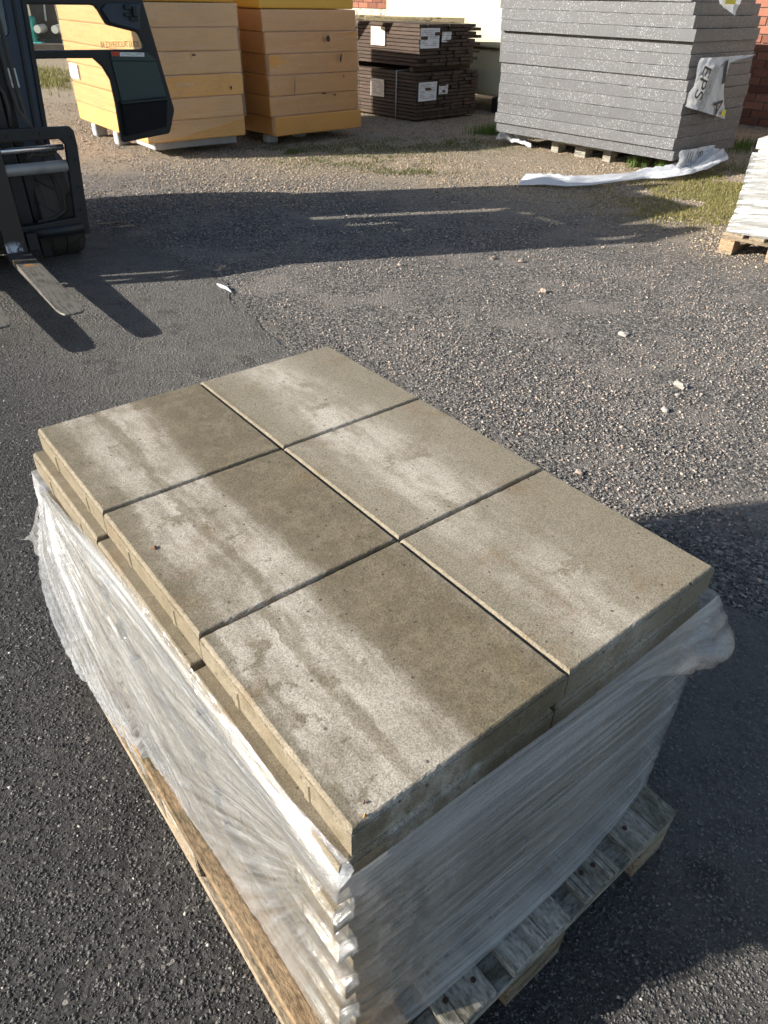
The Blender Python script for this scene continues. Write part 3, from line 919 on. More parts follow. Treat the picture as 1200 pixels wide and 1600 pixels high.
# ------------------------------------------------------------------ concrete slabs
def slab_mesh(seed):
    rg = np.random.default_rng(seed)
    S, T, n = 0.3516, 0.05, 56
    def ring(inset, z, jit):
        pts = []
        c = S / 2 - inset
        for sidei in range(4):
            for i in range(n):
                t = -c + 2 * c * i / n
                x, y = [(t, -c), (c, t), (-t, c), (-c, -t)][sidei]
                j = rg.normal(size=3) * jit
                pts.append((x + j[0], y + j[1], z + j[2] * 0.6))
        return pts
    rings = [ring(0.002, 0.0, 0.0), ring(0.0, 0.003, 0.0), ring(0.0, T - 0.0075, 0.0001), ring(0.0016, T - 0.0070, 0.0003), ring(0.0012, T - 0.0050, 0.0002), ring(0.0036, T - 0.0012, 0.0003), ring(0.0056, T, 0.0)]
    vs = [p for r in rings for p in r]
    N = 4 * n
    fs = []
    for a in range(len(rings) - 1):
        for i in range(N):
            fs.append((a * N + i, a * N + (i + 1) % N, (a + 1) * N + (i + 1) % N, (a + 1) * N + i))
    b = (len(rings) - 1) * N
    fs.append(tuple(b + i for i in range(N)))
    fs.append(tuple(range(N - 1, -1, -1)))
    # spacer ribs down each side
    for sidei in range(4):
        for t in (-0.075, 0.09):
            q = []
            for (dt, o, z) in ((-.007, 0, .002), (.007, 0, .002), (.005, .0022, .002), (-.005, .0022, .002),
                               (-.007, 0, .037), (.007, 0, .037), (.005, .0022, .035), (-.005, .0022, .035)):
                c = S / 2 + o - 0.0004
                u = t + dt
                q.append([(u, -c, z), (c, u, z), (-u, c, z), (-c, -u, z)][sidei])
            k0 = len(vs)
            vs += q
            fs += [(k0 + 0, k0 + 3, k0 + 2, k0 + 1), (k0 + 4, k0 + 5, k0 + 6, k0 + 7), (k0 + 3, k0 + 7, k0 + 6, k0 + 2),
                   (k0 + 0, k0 + 4, k0 + 7, k0 + 3), (k0 + 1, k0 + 2, k0 + 6, k0 + 5)]
    me = me_from('slab', vs, fs)
    me.materials.append(MATS['concrete'])
    return me
slab_meshes = [slab_mesh(i) for i in range(4)]
ordn = ['top', 'second', 'third', 'fourth', 'fifth', 'sixth', 'seventh', 'eighth', 'ninth', 'tenth', 'eleventh', 'lowest']
posn = {(0, 0): 'at the front corner', (1, 0): 'at the right corner', (0, 1): 'halfway along the left row', (1, 1): 'halfway along the right row',
        (0, 2): 'at the far left corner', (1, 2): 'at the far right corner'}
toplook = {(0, 0): 'concrete slab with a dark damp streak, nearest the camera on top of the stack',
           (1, 0): 'concrete slab with pale and rusty patch at the right corner, on top of the stack',
           (0, 1): 'half dry half damp concrete slab, middle of the left row on top of the stack',
           (1, 1): 'olive concrete slab with pale smear, middle of the right row on top of the stack',
           (0, 2): 'concrete slab at the far left corner on top, with a broad pale dry band',
           (1, 2): 'farthest concrete slab on top of the stack, pale streak down its middle'}
for kz in range(12):
    odd = kz % 2
    for j in range(3):
        for i in range(2):
            if kz == 0:
                ox = oy = 0.0
                jr = 0.0015 * rng.normal()
            else:
                ox = (-0.024 if odd else -0.002) + 0.003 * rng.normal()
                oy = 0.004 * rng.normal() + (0.0 if odd else 0.004) + (j - 1) * 0.003
                jr = 0.006 * rng.normal()
            if kz == 1:
                ox, oy, jr = -0.021 + 0.001 * rng.normal(), (j - 1) * 0.004, 0.001 * rng.normal()
            c = st(0.1755 + i * 0.3532 + ox, 0.1755 + j * 0.3532 + oy, 0.744 + 0.0065 - 0.05 * (kz + 1) - 0.0003)
            o = link('concrete_paver', slab_meshes[(i + 2 * j + kz) % 4], None, None, c, (0, 0, STACK_YAW + jr + (math.pi / 2) * ((i + j + kz) % 4)))
            if kz == 0:
                lab = toplook[(i, j)]
            else:
                lab = 'grey concrete slab %s, %s layer %s' % (posn[(i, j)], ordn[kz], 'just under the top slabs' if kz == 1 else ('resting on the pallet' if kz == 11 else 'from the top, under film'))
            tag(o, lab, 'concrete slab', 'concrete slabs stacked on the pallet')

def leaf(x, y, r, m, lab):
    bm = bmesh.new()
    n = 9
    vs = [bm.verts.new((r * math.cos(6.283 * i / n) * (1.0 + 0.35 * rng.random()), 0.6 * r * math.sin(6.283 * i / n) * (0.8 + 0.5 * rng.random()), 0.0015 * rng.random())) for i in range(n)]
    vt = bm.verts.new((0, 0, 0.003))
    for i in range(n):
        bm.faces.new((vs[i], vs[(i + 1) % n], vt))
    o = link('leaf', me_bm('leaf', bm), m, None, (x, y, 0.7512), (0, 0, rng.random() * 6))
    tag(o, lab, 'leaf')
leaf(-0.347, 0.852, 0.0045, 'leaf_rust', 'small rust brown leaf scrap on the middle slab of the left row')
leaf(-0.008, 0.424, 0.0022, 'leaf_rust', 'tiny reddish scrap near the front corner of the nearest slab')
leaf(-0.007, 0.409, 0.0024, 'leaf_orange', 'tiny orange scrap on the front edge of the nearest slab')

# ------------------------------------------------------------------ stretch film round the slabs
def build_film():
    NS, NT_ = 820, 150
    Zt = 0.744
    # perimeter in stack coordinates: left side (far to near), front side (left to right), right side, far side
    L1, L2 = 1.062, 0.706
    x0, x1, y0, y1 = -0.030, 0.712, -0.012, 1.066
    per = np.array([0.0, y1 - y0, (y1 - y0) + (x1 - x0), 2 * (y1 - y0) + (x1 - x0), 2 * (y1 - y0) + 2 * (x1 - x0)])
    S = np.linspace(0, per[-1], NS, endpoint=False)
    T = np.linspace(0, 1, NT_)
    X = np.zeros(NS); Y = np.zeros(NS); NX = np.zeros(NS); NY = np.zeros(NS)
    for i, s in enumerate(S):
        if s < per[1]:
            X[i], Y[i], NX[i] = x0, y1 - s, -1
        elif s < per[2]:
            X[i], Y[i], NY[i] = x0 + (s - per[1]), y0, -1
        elif s < per[3]:
            X[i], Y[i], NX[i] = x1, y0 + (s - per[2]), 1
        else:
            X[i], Y[i], NY[i] = x1 - (s - per[3]), y1, 1
    # smooth normals at the corners
    for q in range(6):
        NX = (np.roll(NX, 1) + NX + np.roll(NX, -1)) / 3
        NY = (np.roll(NY, 1) + NY + np.roll(NY, -1)) / 3
    X0 = X.copy(); Y0 = Y.copy()
    for q in range(3):
        Xs = (np.roll(X, 1) + X + np.roll(X, -1)) / 3
        Ys = (np.roll(Y, 1) + Y + np.roll(Y, -1)) / 3
        soft = np.abs(S - per[1]) > 0.03               # the near corner stays sharp
        X = np.where(soft, Xs, X); Y = np.where(soft, Ys, Y)
    nearc = np.abs(S - per[1]) < 0.03
    NX = np.where(nearc, np.where(S < per[1], -1.0, 0.0), NX); NY = np.where(nearc, np.where(S < per[1], 0.0, -1.0), NY)
    ln = np.sqrt(NX ** 2 + NY ** 2) + 1e-6
    NX /= ln; NY /= ln
    sl = S / per[1]                                  # 0..1 along left side
    sf = (S - per[1]) / (per[2] - per[1])            # 0..1 along front
    left = S < per[1]; front = (S >= per[1]) & (S < per[2]); rightm = (S >= per[2]) & (S < per[3]); farm = S >= per[3]
    ztop = np.where(left, np.interp(sl, [0, .06, .2, .38, .55, .72, .86, 1], [-.125, -.095, -.080, -.055, -.0485, -.0475, -.0465, -.047]), 0)
    ztop = np.where(front, np.interp(sf, [0, .12, .3, .5, .7, .9, 1], [-.052, -.054, -.058, -.065, -.064, -.058, -.055]), ztop)
    ztop = np.where(rightm, -.06, ztop); ztop = np.where(farm, -.10, ztop)
    ztop = ztop + 0.006 * (fbm(S * 9, S * 0, 4) - 0.5)
    zbot = np.where(left, np.interp(sl, [0, .1, .30, .345, .37, .5, 1], [-.66, -.665, -.665, -.69, -.600, -.599, -.597]), -.597)
    zbot = np.where(front, -.594 + 0 * S, zbot)
    zbot = zbot + 0.004 * (fbm(S * 20, S * 0, 6) - 0.5) * np.where(left & (sl < .37), 6, 0)
    S2, T2 = np.meshgrid(S, T, indexing='ij')
    Z = ztop[:, None] + (zbot - ztop)[:, None] * T2
    # offsets off the stack
    off = np.zeros_like(Z)
    depth = -Z                                        # metres below the slab top
    odd = (np.floor(depth / 0.05).astype(int) % 2) == 1
    SLl = sl[:, None]; SFf = sf[:, None]
    loose = np.clip(1 - SLl / 0.95, 0, 1) ** 1.3      # loose at the far end of the left side
    bulge = np.sin(np.pi * np.clip(T2 * 0.92 + 0.05, 0, 1)) ** 0.8
    flare = T2 ** 1.6
    offL = 0.026 * loose * bulge + 0.022 * loose * flare + 0.001 + 0.003 * np.sin(np.pi * T2)
    offL = offL + np.where(SLl < .37, 0.012, 0) * flare
    lapin = np.interp(SLl, [.12, .30, .70, .9, 1], [0.004, .010, .012, .015, .024]) * np.clip(1 - T2 / 0.040, 0, 1) ** 1.3 * (0.75 + 0.5 * fbm(S2 * 7, T2 * 3, 88))   # upper hem laps in over the ledge
    tilt = np.where(left[:, None], offL, 0)
    offF = 0.004 + 0.030 * T2 ** 2.2 * np.sin(np.pi * np.clip(SFf, 0.02, .98)) ** 0.5
    tilt = np.where(front[:, None], offF, tilt)
    tilt = np.where((rightm | farm)[:, None], 0.012 + 0.01 * T2, tilt)
    off = off + tilt
    # loose collar standing out at the right front corner
    ds = (S - per[2])[:, None]
    reach = np.clip(1 - np.abs(ds) / np.where(ds < 0, 0.22, 0.12), 0, 1)
    low = 0.10 + 0.16 * reach                          # lower edge of the loose collar climbs away from the corner
    prof = np.clip(T2 / 0.16, 0, 1) * np.clip((low - T2) / 0.012, 0, 1)
    collar = 0.048 * reach ** 1.3 * prof * (1 + 0.5 * (ridge(S2 * 26, T2 * 8, 95, 2) - 0.5))
    off = off + collar
    # soft loose corner at the far left
    ds = np.minimum(S, per[-1] - S)[:, None]
    off = off + 0.014 * np.exp(-ds / 0.10) * np.interp(T2, [0, .1, .4, .7, 1], [0, .35, 1, .9, .6])
    # creases: on the left they fan out from the front corner, elsewhere they run along the sides
    a = 1.0 - SLl
    angB = np.arctan2(T2 * 0.56 + 0.010, a * 1.08 + 0.02); radB = np.hypot(T2 * 0.56, a * 1.08)
    angA = np.arctan2(T2 * 0.56 + 0.02, SLl * 1.08 + 0.03); radA = np.hypot(T2 * 0.56, SLl * 1.08)
    wg = np.clip((SLl - 0.40) / 0.35, 0, 1) + 0 * T2
    def fan(ang, rad, sd_):
        c1 = ridge(ang * 15.0, rad * 1.8, sd_, 4) * np.clip(rad * 6, 0, 1)
        c2 = ridge(ang * 44.0 + 3, rad * 5.0, sd_ + 4, 3) * np.clip(rad * 6, 0, 1)
        return c1, c2
    A1, A2 = fan(angA, radA, 11); B1, B2 = fan(angB, radB, 111)
    crL = A1 * (1 - wg) + B1 * wg; crL2 = A2 * (1 - wg) + B2 * wg
    crum = ridge(S2 * 34 + T2 * 17 + 3 * fbm(S2 * 9, T2 * 7, 20), T2 * 24 - S2 * 21 + 3 * fbm(S2 * 8, T2 * 9, 22), 19, 3) * loose * np.clip(T2 * 1.4 - 0.3, 0, 1)
    wl = 0.016 * (crL - 0.55) * (0.30 + 1.2 * loose) + 0.004 * (crL2 - 0.55) * (0.5 + loose) + 0.008 * (crum - 0.4)
    slope = Z + 0.05 * SFf
    crF = ridge(S2 * 1.6, slope * 42, 23, 4); crF2 = ridge(S2 * 3.0, slope * 130, 29, 2)
    wf = 0.0050 * (crF - 0.5) + 0.0018 * (crF2 - 0.5)
    w = np.where(left[:, None], wl, wf)
    w = w * np.clip(T2 * 14, 0.25, 1)
    off = np.maximum(off + w, 0.0008)
    # pulled in between the layers at the tight front corner
    dsc = (S - per[1])[:, None]
    tight = np.where(dsc < 0, np.exp(-(dsc / 0.050) ** 2), np.exp(-(dsc / 0.018) ** 2))
    off = np.where(tight > 0.02, off * (1 - tight) + tight * 0.0008, off)
    # hem turns under the first slabs
    PXa = X[:, None] + NX[:, None] * off
    inset = np.where(odd, 0.0, 0.024) * (T2 > 0.03) * (0.8 + 0.4 * fbm(T2 * 9, T2 * 0, 97))
    PXa = np.where(left[:, None], PXa + inset * np.exp(-(dsc / 0.065) ** 2), PXa)
    PXa = np.where(front[:, None], np.maximum(PXa, x0 - 0.001 + inset), PXa)
    PXa = np.where(left[:, None], PXa + lapin, PXa)
    PXa = np.where(front[:, None], np.maximum(PXa, x0 + np.interp(SFf, [0, .08], [.024, 0]) * np.clip(1 - T2 / 0.040, 0, 1) ** 1.3), PXa)
    PYa = Y[:, None] + NY[:, None] * off
    P = np.stack([PXa, PYa, Z + Zt + 0.0065], 2)
    UV = np.stack([S2 / 0.5, (Z + 0.12 * np.where(left[:, None], 1 - SLl, 0) * 0) / 0.5], 2)
    # film streaks follow the creases
    UV[..., 0] = np.where(left[:, None], radA * 1.6, S2 * 0.9)
    UV[..., 1] = np.where(left[:, None], angA * 1.0, slope * 1.6 + 4)
    UV2 = np.stack([radB * 1.6, angB * 1.0 + 9.0], 2)
    wg = np.where(left[:, None], wg, 0.0)
    base_ = np.clip((T2 - 0.72) / 0.25, 0, 1) * (0.35 + 0.6 * fbm(S2 * 3, T2 * 14, 78))
    hem = np.where(left[:, None], 0.75 * np.exp(-((T2 - 0.04) / (0.035 + 0.03 * SLl)) ** 2) * np.clip(fbm(S2 * 2.5, T2 * 90, 77) * 2.2 - 0.75, 0, 1), np.exp(-((T2 - 0.10) / 0.12) ** 2) * np.clip(fbm(S2 * 2, slope * 70, 79) * 1.8 - 0.4, 0, 1))
    dcn = (S - per[1])[:, None]
    thin = np.exp(-(dcn / np.where(dcn < 0, 0.10, 0.14)) ** 2) * np.clip(T2 * 12 - .3, 0, 1) * (0.75 + 0.25 * fbm(S2 * 30, T2 * 40, 87))
    thin = np.maximum(thin, 0.85 * np.clip(collar / 0.02, 0, 1))
    thin = np.maximum(thin, np.where(left[:, None], np.clip(1 - T2 / 0.07, 0, 1) * np.clip(1.6 - 2.2 * fbm(S2 * 2.5, T2 * 90, 77), 0.15, 1), 0))
    hem = np.maximum(hem, np.where(left[:, None], 0.30, 0.60) * base_)
    return P, UV, left, front, UV2, wg, hem, thin
P, UV, fl, ff, UV2, WG, HEM, THIN = build_film()
Pc = np.concatenate([P, P[:1]]); UVc = np.concatenate([UV, UV[-1:]])
me = grid_mesh('stretch_wrap', Pc, UVc)
lay2 = me.uv_layers.new(name='UVFan')
vi = np.zeros(len(me.loops), np.int32); me.loops.foreach_get('vertex_index', vi)
UV2c = np.concatenate([UV2, UV2[-1:]]).reshape(-1, 2)
lay2.data.foreach_set('uv', UV2c[vi].astype(np.float32).ravel())
tat = me.attributes.new('thin', 'FLOAT', 'POINT')
tat.data.foreach_set('value', np.concatenate([THIN, THIN[-1:]]).astype(np.float32).ravel())
hat = me.attributes.new('hem', 'FLOAT', 'POINT')
hat.data.foreach_set('value', np.concatenate([HEM, HEM[-1:]]).astype(np.float32).ravel())
wat = me.attributes.new('wgt', 'FLOAT', 'POINT')
wat.data.foreach_set('value', np.concatenate([WG, WG[-1:]]).astype(np.float32).ravel())
me.materials.append(MATS['stretch_film']); me.materials.append(MATS['stretch_film_shade'])
mi = np.zeros((P.shape[0], P.shape[1] - 1), np.int32); mi[~fl] = 1
me.polygons.foreach_set('material_index', mi.ravel()[:len(me.polygons)])
wrap = link('stretch_wrap', me, None, None, (STACK_O.x, STACK_O.y, 0), (0, 0, STACK_YAW))
tag(wrap, 'clear crinkled stretch film wrapped round the stack of concrete slabs', 'stretch film')
# loose torn tail of film at the far left, sticking out
tail = []
uvt = []
for i in range(25):
    for j in range(13):
        u, v = i / 24, j / 12
        x = -0.045 - 0.055 * v * (1 - 0.75 * u); y = 1.03 + 0.05 * u - 0.05 * v
        z = -0.15 - 0.12 * u - 0.035 * v + 0.012 * math.sin(7 * v + 4 * u) + 0.006 * random.random() * v
        tail.append((x + 0.006 * math.sin(11 * u + 5 * v), y, z + 0.744)); uvt.append((u * 0.4, v * 0.4))
tm = grid_mesh('film_tail', np.array(tail).reshape(25, 13, 3), np.array(uvt).reshape(25, 13, 2))
film('film_loose', 0.10, 0.45, (0.78, 0.79, 0.81), 0.14, (2.0, 8.0), 5.0)
link('film_tail', tm, 'film_loose', wrap)

# ------------------------------------------------------------------ brick building behind
WDIR = R(-48.5)
wall = empty('brick_building', (5.40, 11.72, 0), WDIR, 'long red brick building wall behind the stacks in the background', 'building')
# local x runs towards the camera's right, local y into the building
box('wall', (30.0, 0.3, 4.2), 'mortar', wall, (-8.0, 0.168, 2.1), bev=0.0)
bx0 = [x for x in np.arange(-0.9, 2.2, 0.3)]
for r_ in range(15):
    for x in bx0:
        box('brick', (0.288, 0.03, 0.088), 'brick', wall, (x + (0.15 if r_ % 2 else 0), 0.006 + 0.002 * rng.random(), 0.05 + 0.1 * r_), bev=0.003)
for r_ in range(12, 16):
    for x in np.arange(-10.6, -7.2, 0.3):
        box('brick', (0.288, 0.03, 0.088), 'brick', wall, (x + (0.15 if r_ % 2 else 0), 0.006, 0.05 + 0.1 * r_), bev=0.003)
box('plinth', (3.6, 0.10, 0.24), 'aggregate', wall, (-8.9, -0.03, 1.075), bev=0.01)

# ------------------------------------------------------------------ grey foam sheets
EL, ER = R(131.5), R(42.5)
EN = Vector((2.94, 7.81, 0))
ep = pallet('pallet', (EN + Vector((math.cos(EL), math.sin(EL), 0)) * 0.80 + Vector((math.cos(ER), math.sin(ER), 0)) * 0.20), EL - math.pi * 0 , 'small weathered pallet under the stack of grey foam sheets', ('wood_grey', 'wood_grey', 'wood_grey', 'wood_grey'), 'pallets')
ep.rotation_euler = (0, 0, ER - math.pi / 2 + math.pi / 2 - math.pi / 2)
ep.location = EN + Vector((math.cos(EL), math.sin(EL), 0)) * 1.62 + Vector((math.cos(ER), math.sin(ER), 0)) * 0.16
def foam_mesh(w, d, h, seed):
    """sheet with nibbled long edges; near corner at origin, +x along the right face, +y along the left face"""
    rg = np.random.default_rng(seed)
    nx, ny = 18, 30
    ring = []
    for i in range(nx): ring.append((w * i / nx, 0.0))
    for i in range(ny): ring.append((w, d * i / ny))
    for i in range(nx): ring.append((w - w * i / nx, d))
    for i in range(ny): ring.append((0.0, d - d * i / ny))
    n = len(ring)
    def lay(z, ins, jit):
        out = []
        for (x, y) in ring:
            cx, cy = x - w / 2, y - d / 2
            kx = 1 - 2 * ins / w; ky = 1 - 2 * ins / d
            j = jit * max(0, rg.normal() - 0.9)
            out.append((w / 2 + cx * (kx - j), d / 2 + cy * (ky - j * 0.5), z - j * 0.3 * (1 if z > h / 2 else -1)))
        return out
    L = [lay(0.0005, 0.0025, 0.002), lay(0.003, 0.001, 0.0), lay(h - 0.004, 0.001, 0.0), lay(h - 0.0005, 0.003, 0.011)]
    vs = [p for l in L for p in l]
    fs = []
    for a in range(3):
        for i in range(n):
            fs.append((a * n + i, a * n + (i + 1) % n, (a + 1) * n + (i + 1) % n, (a + 1) * n + i))
    fs.append(tuple(3 * n + i for i in range(n)))
    fs.append(tuple(range(n - 1, -1, -1)))
    me = me_from('foam_sheet', vs, fs)
    me.materials.append(MATS['foam_grey'])
    return me
fm = [foam_mesh(1.34, 2.32, 0.1, 40 + i) for i in range(3)]
offs = [(0.00, 0.00), (-.03, .01), (.005, .015), (.0, .01), (.02, .02), (.02, .0), (.035, .01), (.015, .015), (.02, .015), (.03, .02), (-.02, -.02), (.02, .03), (.04, .06), (.03, .09), (.05, .10), (.04, .08)]
foamord = ['lowest', 'second lowest', 'third', 'fourth', 'fifth', 'sixth', 'seventh', 'eighth', 'ninth', 'tenth', 'eleventh', 'twelfth', 'thirteenth', 'fourteenth', 'topmost visible', 'topmost']
for i in range(15):
    dx, dy = offs[i]
    q = EN + Vector((math.cos(ER), math.sin(ER), 0)) * dx + Vector((math.cos(EL), math.sin(EL), 0)) * dy
    lean = Vector((-0.085, 0.035, 0)) * max(0, (i * 0.1 - 0.25))
    o = link('foam_sheet', fm[i % 3], None, None, (q.x + lean.x, q.y + lean.y, 0.15 + 0.1 * i), (0, 0, ER + (0.012 if i > 10 else 0.0) * rng.normal()))
    lab = ('lowest grey foam insulation sheet, resting on the small pallet' if i == 0 else
           'topmost grey foam insulation sheet, cut off by the picture edge' if i == 14 else
           'grey speckled foam insulation sheet, %s from the bottom of its stack' % foamord[i].replace('second lowest', 'second'))
    tag(o, lab, 'foam sheet', 'grey foam sheets in one stack')

def ERf(u, z, w):        # on the right hand face of the foam stack: u along, z up, w outwards
    c, s = math.cos(ER), math.sin(ER)
    return (EN.x + c * u + s * w, EN.y + s * u - c * w, z)

def patch(name, outline_l, outline_r, mat, n, m, label, cat, wav=0.02, lift=0.03, frame=ERf):
    """hanging plastic between two border polylines, (u, z) pairs"""
    A = np.array(outline_l, float); B = np.array(outline_r, float)
    def samp(L, t):
        d = np.concatenate([[0], np.cumsum(np.hypot(*np.diff(L, axis=0).T))]); d /= d[-1]
        return np.stack([np.interp(t, d, L[:, 0]), np.interp(t, d, L[:, 1])], 1)
    ts = np.linspace(0, 1, n)
    a, b = samp(A, ts), samp(B, ts)
    P = np.zeros((n, m, 3)); U = np.zeros((n, m, 2))
    for j in range(m):
        v = j / (m - 1)
        q = a * (1 - v) + b * v
        for i in range(n):
            w = lift + wav * (float(ridge(np.array(v * 7.0), np.array(ts[i] * 1.3), 51)) - 0.5) + wav * 0.4 * (float(vnoise(np.array(v * 22.0), np.array(ts[i] * 14), 52)) - 0.5)
            P[i, j] = frame(q[i, 0], q[i, 1], w)
            U[i, j] = (v, ts[i])
    o = link(name, grid_mesh(name, P, U), mat)
    return tag(o, label, cat)
LEANU = lambda z: -0.06 * max(0, z - .4)
fl1 = patch('plastic_cover', [(0.00, 1.03), (-.03, .85), (-0.10, .645)], [(1.12, 1.03), (0.60, .98), (0.62, .80), (0.84, .47)], 'plastic_white', 40, 44,
            'torn white plastic cover with dark lettering hanging from the foam stack', 'plastic cover', 0.045, 0.04)
mw = lambda u, z, w, ang: (Matrix.Translation(Vector(ERf(u, z, w))) @ Matrix.Rotation(ER, 4, 'Z') @ Matrix.Rotation(math.pi / 2, 4, 'X') @ Matrix.Rotation(ang, 4, 'Z'))
text_mesh('lettering', 'EPS', 0.23, 'print_dark', fl1, mw(0.10, .83, .068, R(-103)), sx=0.85)
text_mesh('lettering', 'A', 0.26, 'print_dark', fl1, mw(0.55, .60, .066, R(-60)))
boxes('printed_mark', [((0, 0, 0), (0.09, 0.05, 0.0015))], 'print_yellow', fl1, ERf(0.72, .535, .068), (math.pi / 2, 0, ER), 0.0)
boxes('printed_mark', [((0, 0, 0), (0.06, 0.20, 0.0015), (0, 0, .3))], 'print_dark', fl1, ERf(0.52, .90, .066), (math.pi / 2, 0, ER), 0.0)
for i in range(5):
    boxes('printed_mark', [((0, 0, 0), (0.004, 0.42, 0.0012), (0, 0, -.35))], 'print_dark', fl1, ERf(0.20 + 0.025 * i, .78 - .01 * i, .068), (math.pi / 2, 0, ER), 0.0)
fl2 = patch('plastic_cover', [(0.02, 1.56), (0.10, 1.46), (0.22, 1.42)], [(0.60, 1.56), (0.55, 1.45), (0.50, 1.35)], 'plastic_white', 14, 16,
            'scrap of white plastic with yellow mark at the top of the foam stack', 'plastic cover', 0.03, 0.02)
boxes('printed_mark', [((0, 0, 0), (0.20, 0.07, 0.0015))], 'print_yellow', fl2, ERf(0.30, 1.475, .045), (math.pi / 2, 0, ER), 0.0)

# white plastic trailing on the ground, up to the corner of the foam stack
def ribbon(name, pts, widths, heights, mat, label, cat):
    pts = [Vector(p) for p in pts]
    n, m = 110, 34
    t = np.linspace(0, 1, n)
    k = np.linspace(0, 1, len(pts))
    Cx = np.array([np.interp(t, k, [p[i] for p in pts]) for i in range(3)]).T
    for q in range(6):
        Cx[1:-1] = (Cx[:-2] + Cx[1:-1] + Cx[2:]) / 3
    W = np.interp(t, k, widths); Hh = np.interp(t, k, heights)
    P = np.zeros((n, m, 3)); U = np.zeros((n, m, 2))
    for i in range(n):
        d = Cx[min(i + 1, n - 1)] - Cx[max(i - 1, 0)]; d /= np.linalg.norm(d)
        s = np.array([-d[1], d[0], 0]); s /= np.linalg.norm(s)
        for j in range(m):
            v = 2 * j / (m - 1) - 1
            wob = 0.35 * (float(vnoise(np.array(t[i] * 11.0), np.array(v * 0.7), 67)) - 0.5)
            fold = float(ridge(np.array(v * 1.9 + 4), np.array(t[i] * 4.0), 61)) * 1.25 + 0.55 * float(ridge(np.array(v * 5.5), np.array(t[i] * 17.0), 63, 3)) - 0.45
            hump = max(0.0, 1 - v * v) ** 0.5
            P[i, j] = Cx[i] + s * W[i] * 1.25 * (v + wob)
            P[i, j, 2] = max(0.010, Cx[i, 2] - 0.03 + Hh[i] * 2.1 * fold * (0.35 + 0.65 * hump))
            U[i, j] = (j / m, t[i])
    return tag(link(name, grid_mesh(name, P, U), mat), label, cat)
ribbon('plastic_sheet', [(1.38, 7.44, .035), (1.62, 7.36, .045), (1.88, 7.33, .045), (2.22, 7.48, .05), (2.60, 7.66, .055), (2.80, 7.72, .06), (3.02, 7.80, .07), (3.28, 7.95, .09), (3.50, 8.15, .14), (3.60, 8.30, .20)],
       [.19, .16, .12, .11, .10, .13, .13, .12, .12, .05], [.028, .035, .028, .024, .028, .036, .034, .045, .05, .02], 'plastic_white',
       'crumpled white plastic sheet trailing on the ground before the foam stack', 'plastic sheet')
fl3 = patch('plastic_cover', [(0.03, .25), (0.0, .16), (0.02, .07)], [(0.72, .24), (0.66, .17), (0.50, .07)], 'plastic_white', 12, 22,
            'white printed plastic bunched under the lowest corner of the foam stack', 'plastic cover', 0.05, 0.05)
text_mesh('lettering', 'E', 0.12, 'print_dark', fl3, mw(0.40, .19, .085, R(-80)))
for i in range(3):
    boxes('printed_mark', [((0, 0, 0), (0.010, 0.10, 0.0015), (0, 0, -.2))], 'print_dark', fl3, ERf(0.13 + 0.05 * i, .18, .086), (math.pi / 2, 0, ER), 0.0)
# scrap of plastic under the far left of the foam
ribbon('plastic_sheet', [(1.45, 9.72, .05), (1.55, 9.60, .06), (1.68, 9.48, .05), (1.80, 9.36, .03)], [.05, .06, .05, .02], [.05, .055, .04, .02], 'plastic_white',
       'wad of white plastic pushed under the left end of the foam stack', 'plastic sheet')

